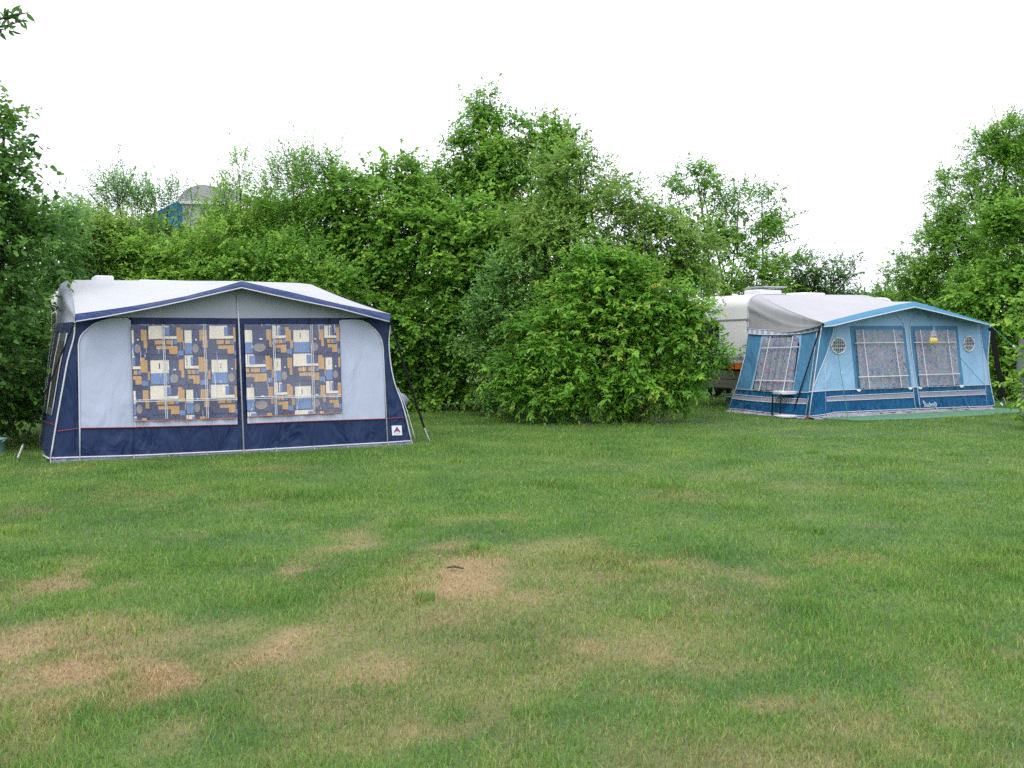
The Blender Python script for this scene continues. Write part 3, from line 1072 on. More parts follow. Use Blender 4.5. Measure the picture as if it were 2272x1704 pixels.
def build_left_caravan():
    Q = P0 + vA * (DA + 0.015)
    aL = float(np.dot(BA.px(131, 660) - Q, uA)) - 0.03
    zt = float(BA.px(300, 622)[2]) - 0.02
    root = empty('caravan', Q + uA * 2.5 + vA * 1.0 - np.array([0, 0, Q[2]]), 'cream touring caravan mostly hidden behind the navy awning', 'caravan')
    a0, a1 = aL, float(np.dot(BA.px(694, 640) - Q, uA)) + .02
    body = caravan_body(Q, uA, vA, a0, a1, 0.52, zt, 2.1, 0.28, M_carw, root)
    E = Plane(Q + uA * a0, -uA)

    def ep(b, z, off=0.0):
        return Q + uA * (a0 - off) + vA * b + UP * z
    win = MB().slab([ep(.45, 1.25, .012), ep(1.65, 1.25, .012), ep(1.65, 1.98, .012), ep(.45, 1.98, .012)], -uA, .012).build('window', M_dark, root)
    MB().tube([ep(.02, 2.02, .004), ep(2.08, 2.02, .004)], .012, sides=4).build('trim_strip', M_trim, root)
    MB().tube([ep(.02, .92, .004), ep(2.08, .92, .004)], .016, sides=4).build('trim_strip', M_trim, root)
    for b in (.22, 1.85):
        MB().slab([ep(b - .13, .68, .03), ep(b + .13, .68, .03), ep(b + .13, .80, .03), ep(b - .13, .80, .03)], -uA, .03).build('tail_light', M_lred, root)
        MB().tube([ep(b, 2.12, 0), ep(b, 2.12, .03)], .018, sides=10).build('marker_lamp', M_trim, root)
    MB().box(ep(1.0, .47, -2.3), uA * 2.2, vA * .85, UP * .05).build('chassis', M_rub, root)
    wheel(Q, uA, vA, a0 + 2.2, root)
    # A-frame with a grey hitch cover at the far end
    k = min(np.linspace(a1, a1 + 4, 400), key=lambda q: abs((Q + uA * q + vA)[0] / (Q + uA * q + vA)[1] - ray(888, 890)[0] / ray(888, 890)[1]))
    tip = Q + uA * k + vA * 1.0 + UP * .40
    mb = MB()
    for b in (.35, 1.65):
        mb.tube([Q + uA * (a1 - .1) + vA * b + UP * .48, tip], .035, sides=6)
    mb.build('drawbar', M_trim, root)
    rows = []
    for k, (s, rw, rh) in enumerate(((-.45, .06, .06), (-.3, .12, .15), (-.05, .14, .17), (.08, .11, .12), (.16, .03, .03))):
        rows.append([tip + uA * s + vA * rw * math.cos(t) + UP * (rh * math.sin(t) + .02) for t in np.linspace(0, 2 * math.pi, 13)])
    MB().grid(rows).build('hitch_cover', M_stripe, root, True)
    MB().tube([tip + vA * .12 + UP * .1, np.array([tip[0] + vA[0] * .12, tip[1] + vA[1] * .12, 0.0])], .025).build('jockey_wheel', M_trim, root)
    # roof vents
    for px0, px1, h in ((206, 249, .055), (303, 428, .03)):
        b = 0.75
        def aat(px):
            d = ray(px, 620)
            Pv = Plane(Q + vA * b, -vA)
            return float(np.dot(Pv.px(px, 620) - Q, uA))
        q0, q1 = aat(px0), aat(px1)
        c = Q + uA * (q0 + q1) / 2 + vA * b + UP * (zt + h)
        MB().box(c, uA * (q1 - q0) / 2, vA * .3, UP * (h)).build('roof_vent', M_hinge, root, bevel=.03)
    return root


build_left_caravan()

# ================================================================== RIGHT AWNING (teal) and its caravan
DB = 2.25
BB = Plane(Q0 + vB * DB, -vB)
_sb0, _sb1, _sb2 = ground(1791, 929), ground(1617, 914), BB.px(1661, 735)
_n = np.cross(_sb1 - _sb0, _sb2 - _sb0)
if np.dot(_n, C0 - _sb0) < 0:
    _n = -_n
SB = Plane(_sb0, _n)


def wavy_curtain(plane, corners, off=0.034):
    TL, TR, BR, BL = [plane.px(x, y, off) for x, y in corners]

    def fn(win):
        n, k = 60, 8
        rows = []
        for j in range(k + 1):
            t = j / k
            row = []
            for i in range(n + 1):
                s = i / n
                p = TL * (1 - s) * (1 - t) + TR * s * (1 - t) + BR * s * t + BL * (1 - s) * t
                row.append(p + plane.n * (.012 * math.sin(s * 38) + .006 * math.sin(s * 91 + 1)))
            rows.append(row)
        MB().grid(rows[::-1]).build('curtain', M_speck, win, True)
    return fn


def build_right_awning():
    root = empty('caravan_awning', (Q0 + Q1) / 2, 'teal caravan awning with speckled curtains and round vents, beside the white stool', 'awning')
    cl = [(1824, 719), (1817, 765), (1810, 815), (1802, 872), (1795, 924)]
    cr = smooth_line([(2197, 720), (2197, 728), (2194, 763), (2192, 804), (2197, 849.5), (2207, 899)], 20)
    hem = [(1795, 924), (1834, 919), (1850, 915), (2032, 907), (2198, 901), (2207, 899)]
    front = cl + hem[1:-1] + cr[::-1] + [(2030, 674), (1850, 716)]
    MB().slab(FB.pts(front), FB.n, .004).build('front_wall', M_tealA, root)
    # darker corner wedges
    pl = smooth_line([(1850.5, 722), (1846, 745), (1832, 791), (1816, 830), (1804, 862)], 16)
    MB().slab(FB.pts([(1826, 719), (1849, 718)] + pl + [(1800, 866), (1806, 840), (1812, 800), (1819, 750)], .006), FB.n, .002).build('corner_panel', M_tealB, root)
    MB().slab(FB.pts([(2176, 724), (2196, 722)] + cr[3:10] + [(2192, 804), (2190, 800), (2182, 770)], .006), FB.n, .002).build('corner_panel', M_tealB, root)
    # window surrounds
    MB().slab(FB.pts([(1886, 723.5), (2001, 722.5), (2008, 730), (2015, 800), (2023, 860), (1899, 864), (1892, 790)], .006), FB.n, .002).build('window_surround', M_tealB, root)
    MB().slab(FB.pts([(2020, 723.5), (2124, 723), (2131, 790), (2139, 854), (2035.5, 859), (2027, 800)], .006), FB.n, .002).build('window_surround', M_tealB, root)
    # lower band
    MB().slab(FB.pts([(1793.5, 870), (1850, 866), (1900, 864), (2034.5, 859), (2199, 853.5), (2207, 899), (2198, 901), (2032, 907), (1850, 915), (1834, 919), (1795, 924)], .006), FB.n, .002).build('lower_band', M_tealC, root)
    MB().slab(FB.pts([(1833, 882), (1850, 879.5), (2027, 871), (2028, 882), (1850, 889.5), (1834, 890.5)], .010), FB.n, .002).build('stripe', M_stripe, root)
    MB().slab(FB.pts([(2039.6, 870.5), (2186, 865), (2187, 875), (2040.8, 881)], .010), FB.n, .002).build('stripe', M_stripe, root)
    mb = MB()
    for L in ([(1793.5, 870), (1850, 866), (1900, 864), (2034.5, 859), (2199, 853.7)], [(1833, 882), (1850, 879.5), (2027, 871)], [(1834, 890.5), (1850, 889.5), (2028, 882)],
              [(2039.6, 870.5), (2186, 865)], [(2040.8, 881), (2187, 875)], hem):
        mb.tube(FB.pts(L, .014), .009, sides=5)
    mb.tube(FB.pts(pl, .012), .010)
    mb.tube(FB.pts(cr, .012), .011)
    mb.tube(FB.pts(cl, .012), .011)
    mb.tube(FB.pts(smooth_line([(2040, 697), (2028, 706), (2020, 720), (2019, 745), (2026, 800), (2035.5, 860), (2041.6, 906)], 24), .012), .009)
    mb.tube(FB.pts(smooth_line([(1990, 699), (2002, 712), (2007, 727), (2013, 770), (2022, 830), (2026, 860), (2031, 906)], 24), .012), .006)
    mb.tube(FB.pts([(1830, 795), (1832, 912)], .012), .005)
    mb.tube(FB.pts([(2176, 724.5), (2181, 780), (2186, 854), (2190, 900)], .012), .005)
    mb.build('piping', M_pipe, root, True)

    def rrect(tl, tr, br, bl, c=9):
        tl, tr = np.array(tl, float), np.array(tr, float)
        d = nrm(tr - tl)
        L = [bl]
        for k in range(6):
            t = math.pi / 2 * k / 5
            L.append(tuple(tl + np.array([c * (1 - math.cos(t)), c * (1 - math.sin(t))])))
        for k in range(6):
            t = math.pi / 2 * k / 5
            L.append(tuple(tr + np.array([-c * (1 - math.sin(t)), c * (1 - math.cos(t))])))
        L.append(br)
        return L
    w1 = rrect((1895.5, 731), (2003, 730), (2018.5, 859.5), (1908, 864))
    w2 = rrect((2026, 731.5), (2121, 731.5), (2131, 854.5), (2040.6, 858.5))
    film_window('window', root, FB, w1, wavy_curtain(FB, [(1898, 733), (2002, 733), (2017, 858), (1909, 862)]), M_film2,
                [[(1914, 731.5), (1930, 863)], [(1982, 730.5), (2000.5, 860)], [(1898, 761.5), (2005, 760)], [(1905, 837), (2016, 833.5)]], .011, M_tealB)
    film_window('window', root, FB, w2, wavy_curtain(FB, [(2029, 734), (2120, 734), (2130, 853), (2041, 857)]), M_film2,
                [[(2041.6, 731.5), (2059, 858)], [(2101, 731.5), (2117.5, 855)], [(2029, 760), (2121, 759.5)], [(2038, 832), (2130, 829.5)]], .011, M_tealB)
    # round vents with white plastic grilles
    for cx, cy, rx, ry in ((1860.5, 767.3, 15.5, 17.5), (2149.7, 763, 11.6, 16.6)):
        ang = np.linspace(0, 2 * math.pi, 25)[:-1]
        ve = MB().slab(FB.pts([(cx + rx * math.cos(t), cy + ry * math.sin(t)) for t in ang], .010), FB.n, .004).build('round_vent', M_dark, root)
        mb = MB()
        mb.tube(FB.pts([(cx + rx * math.cos(t), cy + ry * math.sin(t)) for t in np.linspace(0, 2 * math.pi, 25)], .014), .016)
        mb.build('vent_ring', M_bar, ve, True)
        mb = MB()
        for k in (-.62, -.2, .28, .68):
            hw = math.sqrt(1 - k * k) * rx
            mb.tube(FB.pts([(cx - hw, cy + k * ry), (cx + hw, cy + k * ry)], .014), .005 if k != .28 else .010, sides=4)
        for k in (-.7, -.42, -.14, .14, .42, .7):
            hh = math.sqrt(1 - k * k) * ry
            mb.tube(FB.pts([(cx + k * rx, cy - hh), (cx + k * rx, cy + hh)], .018), .004, sides=4)
        mb.build('vent_grille', M_bar, ve)
    # logo script with a small lamp-shaped emblem above
    o_ = FB.px(2047.5, 902.5, 0)
    text_mesh('logo', 'Isabella', .14, o_, uB, FB.n * math.sin(0) + UP, M_label, root, .3, .02)
    mb = MB()
    mb.slab(FB.pts([(2047.5, 892), (2047, 890), (2048.5, 888.7), (2050.8, 888.9), (2052, 890.6), (2051.3, 893), (2050.6, 896), (2048.8, 896)], .012), FB.n, .002)
    mb.build('emblem', M_check, root)
    # clips on the white line, patch repair
    for x, y in ((1906, 866), (2020, 861.5), (2042, 860.5), (2134, 857)):
        MB().slab(FB.pts([(x - 5, y - 2.5), (x + 5, y - 3), (x + 4, y + 1.5), (x, y + 3), (x - 4, y + 1)], .022), FB.n, .006).build('window_toggle', M_label, root)
    MB().slab(FB.pts([(1864.5, 826.5), (1866, 824.8), (1869, 825), (1869.5, 827), (1867, 829.2)], .010), FB.n, .003).build('repair_patch', M_label, root)

    # mud flap
    tp = [(1795, 926), (1834, 921), (1850, 917), (1950, 912.5), (2032, 909), (2120, 906), (2198, 903)]
    rT = [FB.px(x, y, .01) for x, y in smooth_line(tp, 60)]
    rr_ = random.Random(5)
    rows = [rT]
    for k in (1, 2, 3):
        rows.append([np.array([p[0], p[1], p[2] * (1 - k / 3) + .005]) - vB * (.05 * k + rr_.uniform(-.05, .05)) for p in rT])
    MB().grid(rows[::-1]).build('mud_flap', M_mud2, root, True)
    mb = MB()
    for x, y in ((1834, 920), (1905, 914), (1950, 912), (1992, 910), (2033, 908), (2076, 906), (2113, 905), (2148, 903.5)):
        p = FB.px(x, y, .02)
        q = p - vB * .09
        q[2] = -.01
        MB().tube([p + UP * .03, q], .012, sides=5).build('ground_peg', M_trim, root)

    # visor + roof
    vt = [(1826, 716), (1850, 709.5), (1900, 696.5), (1950, 684.5), (1990, 676), (2010, 672.5), (2030, 669), (2070, 680.5), (2110, 692.5), (2150, 704), (2196, 717.5)]
    vb = [(1828, 725), (1850, 723), (1900, 710.5), (1950, 699), (1990, 690), (2010, 685.5), (2030, 681.5), (2070, 690.5), (2110, 700), (2150, 710), (2196, 721.5)]
    T = [FB.px(x, y, .12) for x, y in vt]
    B = [FB.px(x, y, .38) for x, y in vb]
    Tm = [lerp(a, b, .5) + FB.n * .03 for a, b in zip(T, B)]
    vis = MB().grid([B, Tm, T]).build('visor', M_tealvis, root, True)
    MB().tube(B, .012).build('visor_piping', M_pipe, vis, True)
    rail = [(1680, 653.5), (1730, 653.5), (1800, 653.8), (1850, 654), (1907, 654.5), (1920, 655)]
    Rl = [BB.px(x, y) for x, y in rail]
    ns, ntt = 40, 12
    rows = []
    for j in range(ntt + 1):
        t = j / ntt
        row = []
        for i in range(ns + 1):
            s = i / ns
            p = lerp(sample(T, s), sample(Rl, s), t)
            row.append(p - UP * .09 * math.sin(math.pi * t) * (.5 + .5 * math.cos(3 * math.pi * s + .6)) * .6)
        rows.append(row)
    MB().grid(rows).build('roof', M_roof2, root, True)
    railL = smooth_line([(1660.5, 731), (1661, 700), (1661.7, 676), (1667, 661), (1680, 653.5)], 20)
    RL3 = [BB.px(x, y) for x, y in railL]
    rows = []
    e_lo, e_hi = FB.px(1822, 722, .02), T[0]
    for j in range(13):
        t = j / 12
        row = []
        for i in range(len(RL3)):
            s = i / (len(RL3) - 1)
            p = lerp(lerp(e_lo, e_hi, s), RL3[i], t)
            p = p - UP * (.11 * math.sin(math.pi * t) * (1 - .5 * s)) + uB * .05 * math.sin(math.pi * t) * math.sin(math.pi * s)
            p = p - uB * .03 * math.exp(-((s - .45 + .35 * (1 - t)) / .06) ** 2) * t
            row.append(p)
        rows.append(row)
    MB().grid(rows).build('roof_hip', M_roof2, root, True)
    MB().tube([p - uB * .01 for p in RL3] + [BB.px(1700, 652.5), BB.px(1740, 652.5)], .022).build('awning_rail', M_pipe, root, True)
    railR = [(1920, 655), (1963, 669), (1990, 690), (1995, 720)]
    RR3 = [BB.px(x, y) for x, y in smooth_line(railR, 12)]
    rows = []
    for j in range(7):
        t = j / 6
        rows.append([lerp(lerp(T[-1], FB.px(2197, 722, .02), i / (len(RR3) - 1)), RR3[i], t) for i in range(len(RR3))])
    MB().grid(rows).build('roof_hip', M_roof2, root, True)
    CR3 = [FB.px(x, y) for x, y in cr]
    rw = [BB.px(x, y) for x, y in smooth_line([(1995, 720), (2000, 800), (2008, 860), (2018, 909)], 20)]
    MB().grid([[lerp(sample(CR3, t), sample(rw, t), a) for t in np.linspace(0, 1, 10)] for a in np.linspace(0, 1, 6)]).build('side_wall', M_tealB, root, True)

    # left side wall with its own window
    sw = [(1661, 733), (1700, 741), (1740, 743.5), (1783, 741), (1820, 730), (1814, 775), (1805, 850), (1794, 924), (1760, 921), (1700, 915.5), (1655, 910), (1617, 906), (1637, 850), (1654, 785)]
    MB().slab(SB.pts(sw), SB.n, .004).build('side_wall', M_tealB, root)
    MB().slab(SB.pts([(1690, 742), (1779, 741), (1775, 780), (1760, 869), (1664, 866), (1678, 810)], .006), SB.n, .002).build('window_surround', M_tealA, root)
    MB().slab(SB.pts([(1631, 863), (1700, 868), (1797, 871), (1794, 922), (1760, 920), (1700, 914.5), (1655, 909), (1617.5, 905), (1624, 882)], .006), SB.n, .002).build('lower_band', M_tealC, root)
    MB().slab(SB.pts([(1627, 874.5), (1660, 878), (1700, 881.5), (1791, 886), (1790, 896), (1700, 892), (1660, 888.5), (1623.5, 884.5)], .010), SB.n, .002).build('stripe', M_stripe, root)
    text_mesh('lettering', 'commodore', .155, SB.px(1688, 890.2, 0), SB.px(1725, 892.2) - SB.px(1688, 890.2), UP, M_label, root, .2, .014)
    ws = [(1669, 866.5), (1683, 800), (1691, 762)] + smooth_line([(1691, 762), (1696, 753), (1706, 747)], 8)[1:] + smooth_line([(1760, 745), (1769, 750), (1773.5, 764)], 8) + [(1767, 810), (1757, 868.5)]
    film_window('side_window', root, SB, ws, wavy_curtain(SB, [(1694, 750), (1772, 748), (1757, 867), (1672, 865)]), M_film2,
                [[(1709, 747), (1684, 867)], [(1759.5, 746), (1737.5, 868)], [(1689, 773), (1773, 770)], [(1675, 844), (1761, 846)]], .011, M_dark)
    mb = MB()
    for L in ([(1631, 863), (1700, 868), (1797, 871)], [(1627, 874.5), (1660, 878), (1700, 881.5), (1791, 886)], [(1623.5, 884.5), (1660, 888.5), (1700, 892), (1790, 896)],
              [(1617, 906), (1655, 910), (1700, 915.5), (1760, 921), (1794, 924)], [(1654, 785), (1637, 850), (1617, 906)], [(1812.5, 737), (1806, 790), (1795, 872), (1787.6, 921)]):
        mb.tube(SB.pts(L, .016), .009, sides=5)
    mb.build('piping', M_pipe, root, True)
    # scalloped check valance on the side
    tops = smooth_line([(1660.5, 730), (1695, 732), (1739, 731.5), (1782, 728), (1819, 722.5)], 24)
    bots = smooth_line([(1660.5, 740.5), (1695, 743), (1739, 742.5), (1782, 739.5), (1819, 732.5)], 24)
    mb = MB()
    for i in range(len(tops) - 1):
        mb.poly([SB.px(*bots[i], .03), SB.px(*bots[i + 1], .03), SB.px(*tops[i + 1], .03), SB.px(*tops[i], .03)], (i // 1) % 2)
    mb.tube(SB.pts(bots, .032), .007, 0, 5)
    mb.tube(SB.pts(tops, .032), .007, 0, 5)
    mb.build('check_valance', [M_bar, M_check], root)
    tp = smooth_line([(1617, 908), (1655, 912), (1700, 917), (1760, 923), (1794, 926)], 40)
    rT = [SB.px(x, y, .01) for x, y in tp]
    rows = [rT]
    for k in (1, 2, 3):
        rows.append([np.array([p[0], p[1], p[2] * (1 - k / 3) + .005]) + np.array([SB.n[0], SB.n[1], 0]) * (.05 * k + rr_.uniform(-.04, .04)) for p in rT])
    MB().grid(rows).build('mud_flap', M_mud2, root, True)
    mb = MB()
    for x, y in ((1650, 910), (1694, 915.5), (1740, 920), (1792, 925), (1797, 925)):
        p = SB.px(x, y, .02)
        q = p + np.array([SB.n[0], SB.n[1], 0]) * .09
        q[2] = -.01
        MB().tube([p + UP * .03, q], .012, sides=5).build('ground_peg', M_red, root)
    return root


build_right_awning()


def build_right_caravan():
    Q = Q0 + vB * (DB + .015)
    Q = Q - np.array([0, 0, Q[2]])
    aL = float(np.dot(BB.px(1660.5, 700) - Q, uB)) - .03
    zt = float(BB.px(1750, 653.5)[2]) - .01
    root = empty('caravan', Q + uB * 2.4 + vB * 1.0, 'cream touring caravan with red and orange tail light beside the big bush', 'caravan')
    a0, a1 = aL, aL + 4.6
    caravan_body(Q, uB, vB, a0, a1, .90, zt, 2.1, .30, M_carw, root)
    E = Plane(Q + uB * a0, -uB)
    # olive skirt
    mb = MB()
    for z0, z1 in ((.66, .86), (.46, .65)):
        mb.box(Q + uB * (a0 + 2.28) + vB * 1.05 + UP * (z0 + z1) / 2, uB * 2.24, vB * 1.0, UP * (z1 - z0) / 2)
    mb.build('skirt', M_olive, root, bevel=.01)
    MB().box(Q + uB * (a0 + 2.3) + vB * 1.05 + UP * .885, uB * 2.2, vB * .97, UP * .02).build('chassis', M_rub, root)

    def epx(x, y, off=.008):
        return E.px(x, y, off)
    MB().slab([epx(1662, 706.5, .012), epx(1662, 709.5, .012), epx(1540, 714.5, .012), epx(1540, 711.5, .012)][::-1], -uB, .012).build('trim_strip', M_trim, root)
    win = MB().slab([epx(1594, 714, .014), epx(1594, 765, .014), epx(1530, 770, .014), epx(1530, 718, .014)][::-1], -uB, .014).build('window', M_dark, root)
    MB().tube([epx(1594.5, 713.5, .014), epx(1594.5, 765.5, .014)], .014, sides=4).build('window_frame', M_rub, win)
    MB().slab([epx(1652, 792, .02), epx(1652, 797, .02), epx(1535, 800, .02), epx(1535, 795, .02)][::-1], -uB, .02).build('trim_strip', M_trim, root)
    MB().slab([epx(1651, 800.5, .03), epx(1650, 804.5, .03), epx(1535, 809, .03), epx(1535, 805, .03)][::-1], -uB, .03).build('trim_strip', M_pipe, root)
    tl = MB()
    tl.slab([epx(1644.5, 805.6, .035), epx(1643.5, 819, .035), epx(1631, 819.4, .035), epx(1631, 806, .035)][::-1], -uB, .03, 0)
    tl.slab([epx(1630.6, 806, .035), epx(1630.6, 819.4, .035), epx(1614, 819.8, .035), epx(1614, 806.6, .035)][::-1], -uB, .03, 1)
    tl.build('tail_light', [M_lor, M_lred], root)
    tl = MB()
    tl.slab([epx(1566, 808, .035), epx(1566, 821, .035), epx(1548, 822, .035), epx(1548, 809, .035)][::-1], -uB, .03, 0)
    tl.build('tail_light', M_lor, root)
    MB().tube([epx(1633, 784.5, .03), epx(1640, 787, .05), epx(1646, 782.5, .03)], .014).tube([epx(1641, 788, .03), epx(1645, 790, .03)], .02).build('grab_handle', M_steel, root)
    wheel(Q, uB, vB, a0 + 2.2, root)
    for px0, px1, b, h, lid in ((1669, 1716, .7, .075, True), (1762, 1812, .6, .05, False)):
        Pv = Plane(Q + vB * b, -vB)
        q0, q1 = [float(np.dot(Pv.px(p, 650) - Q, uB)) for p in (px0, px1)]
        c = Q + uB * (q0 + q1) / 2 + vB * b + UP * (zt + h * .8)
        vent = MB().box(c, uB * (q1 - q0) / 2, vB * .28, UP * h).build('roof_vent', M_hinge, root, bevel=.03)
        if lid:
            MB().box(c + UP * (h + .06) + uB * .10, uB * ((q1 - q0) / 2 + .03) + UP * .005, vB * .3, UP * .018 ).build('vent_lid', M_trim, vent, bevel=.01)
    return root


build_right_caravan()


# ------------------------------------------------------------------ storm straps, ropes, small things
def strap(label, top, spring_top, peg, r, group='black storm straps'):
    root = empty('storm_strap', (peg[0], peg[1], 0), label, 'storm strap', group)
    top, st_, peg = [np.asarray(q, float) for q in (top, spring_top, peg)]
    d = nrm(st_ - top)
    s = nrm(np.cross(d, (0, 1, 0)))
    n_ = np.cross(d, s)
    mb = MB()
    pts = [top, top + (st_ - top) * .5 + UP * -.015, st_]
    rows = []
    for p in pts:
        rows.append([p + s * r * a + n_ * .006 * b for a, b in ((-1, -1), (1, -1), (1, 1), (-1, 1), (-1, -1))])
    mb.grid(rows)
    mb.build('webbing', M_black, root)
    coil = []
    L = np.linalg.norm(peg - st_)
    e = nrm(peg - st_)
    for k in range(0, 97):
        t = k / 96
        coil.append(st_ + e * L * (.08 + .74 * t) + (s * math.cos(t * 2 * math.pi * 16) + n_ * math.sin(t * 2 * math.pi * 16)) * .014)
    MB().tube(coil, .006, sides=4).build('spring', M_steel, root, True)
    MB().tube([st_, st_ + e * L * .1], .005).build('hook', M_steel, root)
    MB().tube([st_ + e * L * .8, peg + UP * .02, peg - UP * .08], .008).build('peg', M_steel, root)
    return root


strap('black storm strap with steel spring right of the navy awning', FA.px(866, 712, .05), at(941, 949, 15.35), ground(953, 980), .016)
strap('black storm strap with steel spring left of the navy awning', FA.px(165, 716, .04), at(53, 984, 13.45), ground(37, 1023), .007)
strap('thin black storm strap crossing the side of the teal awning by the stool', FB.px(1820, 726, .06), at(1762, 908, 20.0), ground(1757, 923), .014)
strap('wide black storm strap at the far right end of the teal awning', FB.px(2199, 726, .05), at(2226, 881, 22.9), ground(2232, 900), .06)


def rope(label, a, b, toggles=(), stake=True):
    a, b = np.asarray(a, float), np.asarray(b, float)
    root = empty('guy_rope', (b[0], b[1], 0), label, 'guy rope', 'green guy ropes')
    MB().tube([lerp(a, b, t) - UP * .03 * math.sin(math.pi * t) for t in np.linspace(0, 1, 9)], .006, sides=5).build('cord', M_rope, root)
    for t in toggles:
        c = lerp(a, b, t) - UP * .03 * math.sin(math.pi * t)
        d = nrm(b - a)
        MB().box(c, d * .035, nrm(np.cross(d, UP)) * .012, nrm(np.cross(d, np.cross(d, UP))) * .02).build('tensioner', M_label, root, bevel=.005)
    MB().tube([b + UP * .05, b - UP * .1], .008).build('peg', M_steel, root)
    return root


pk = FB.px(2031, 676, .26)
pk_end = ground(2236, 912)
rope('green guy rope from the peak of the teal awning, carrying a plastic bag', pk, pk_end, (.93,))
rope('green guy rope running right from the corner of the teal awning', FB.px(2200, 724, .2), ground(2431, 922), (.23, .42))
rope('green guy rope hanging down past the left round vent of the teal awning', FB.px(1850, 722, .24), ground(1882, 930), ())


def build_bag():
    # where the rope passes photo (2072, 720)
    best = min(np.linspace(0, 1, 400), key=lambda t: abs((lerp(pk, pk_end, t) - C0)[0] / (lerp(pk, pk_end, t) - C0)[1] - ray(2072, 720)[0] / ray(2072, 720)[1]))
    top = lerp(pk, pk_end, best) - UP * .02
    root = empty('plastic_bag', top - UP * .36, 'clear plastic bag with yellow contents hanging on the green rope', 'plastic bag')
    def ring(z, rx, ry):
        return [top - UP * z + uB * rx * math.cos(t) + vB * ry * math.sin(t) for t in np.linspace(0, 2 * math.pi, 17)]
    rows = [ring(z, a, b) for z, a, b in ((0.0, .012, .01), (.03, .03, .02), (.05, .012, .012), (.08, .05, .03), (.16, .095, .05), (.25, .12, .06), (.34, .135, .065), (.365, .10, .04), (.37, .01, .01))]
    MB().grid(rows).build('bag_film', M_bag, root, True)
    rows = [ring(z, a, b) for z, a, b in ((.225, .01, .01), (.23, .098, .05), (.27, .115, .056), (.33, .126, .06), (.362, .10, .038), (.366, .01, .01))]
    MB().grid(rows).build('yellow_contents', M_yel, root, True)
    rows = [ring(z, a, b) for z, a, b in ((.155, .01, .01), (.16, .085, .046), (.203, .10, .055), (.204, .01, .01))]
    MB().grid(rows).build('pink_contents', M_gry_pink, root, True)


M_gry_pink = plain('pinkish_contents', (0.45, 0.24, 0.33), .4)
build_bag()

o = MB().slab([p + UP * .022 for p in MAT_POLY], UP, .016).build('ground_mat', M_green_mat)
tag(o, 'thin green ground mat laid in front of the teal awning', 'ground mat')


def build_stool():
    c = ground(1742, 924)
    root = empty('stool', c, 'small white topped stool with black legs in front of the teal awning side', 'stool')
    z = .50
    ax = nrm(np.array([.93, .3, 0]))
    ay = np.array([-ax[1], ax[0], 0])
    pts = []
    for k in range(28):
        t = 2 * math.pi * k / 28
        e = lambda q: math.copysign(abs(q) ** .55, q)
        pts.append(c + ax * .235 * e(math.cos(t)) + ay * .20 * e(math.sin(t)) + UP * (z + .018))
    MB().slab(pts, UP, .065).build('seat', M_stool, root, bevel=.012)
    for a, b in ((-.20, -.15), (.20, -.15), (.20, .15), (-.20, .15)):
        p = c + ax * a + ay * b
        MB().tube([p + UP * (z - .03), p + ax * .01 * np.sign(a)], .016, sides=8).build('leg', M_black, root, True)
    return c


SC = build_stool()
tr = empty('tray', ground(1744, 927.5), 'white plastic tray lying on the grass under the stool', 'tray')
cT = ground(1744, 927.5)
mb = MB()
rows = []
for rr_, zz in ((.0, .03), (.15, .03), (.19, .055), (.225, .06), (.23, .04), (.20, .012)):
    rows.append([cT + np.array([rr_ * math.cos(t) * 1.0, rr_ * math.sin(t) * .8, zz]) for t in np.linspace(0, 2 * math.pi, 25)])
mb.grid(rows).build('tray_body', M_stool, tr, True)


def bucket(label, c, r, h):
    root = empty('bucket', c, label, 'bucket', 'pale teal buckets')
    rows = []
    for rr_, z in ((.75 * r, 0), (r * .97, h), (r * 1.08, h), (r * 1.08, h + .02), (r * .93, h + .02), (r * .72, .03)):
        rows.append([c + np.array([rr_ * math.cos(t), rr_ * math.sin(t), z]) for t in np.linspace(0, 2 * math.pi, 25)])
    rows.append([c + UP * .03] * 25)
    MB().grid(rows).build('bucket_body', M_bucket, root, True)
    MB().tube([c + np.array([r * 1.05 * math.cos(t), -r * .5 * abs(math.sin(t)) - .02, h + .01 - .05 * math.sin(t)]) for t in np.linspace(0, math.pi, 12)], .005).build('handle', M_steel, root)


bucket('pale teal plastic bucket behind the left corner of the teal awning', ground(1622, 907), .13, .26)
bucket('pale teal plastic bucket at the left edge under the dark tree', ground(-6, 1008), .12, .20)

# grey board and pale bag half hidden at the right edge
bd = empty('board', np.array([at(2285, 790, 20.0)[0], 20.0, 0]), 'plain grey board on posts half hidden by leaves at the right edge', 'board')
mb = MB()
bp0, bp1, bp2, bp3 = at(2263, 752, 20.0), at(2330, 752, 20.3), at(2330, 832, 20.3), at(2257, 829, 20.0)
mb.slab([bp0, bp3, bp2, bp1], (0, -1, 0), .05)
mb.build('panel', M_board, bd)
mb = MB()
for x in (2272, 2320):
    q = at(x, 800, 20.1)
    MB().tube([np.array([q[0], q[1] + .06, 1.5]), np.array([q[0], q[1] + .06, -.1])], .03).build('post', M_board, bd)
sb = empty('plastic_sack', ground(2272, 877), 'pale grey plastic sack lying on the grass at the right edge', 'sack')
cS = ground(2272, 877)
rows = []
for k in range(9):
    t = k / 8
    rows.append([cS + np.array([(-.14 + .5 * t), .0, .0]) + np.array([0, .14 * math.cos(a), max(0, .07 + .07 * math.sin(a))]) * math.sin(math.pi * (.06 + .88 * t)) for a in np.linspace(0, 2 * math.pi, 13)])
MB().grid(rows).build('sack_body', M_stool, sb, True)


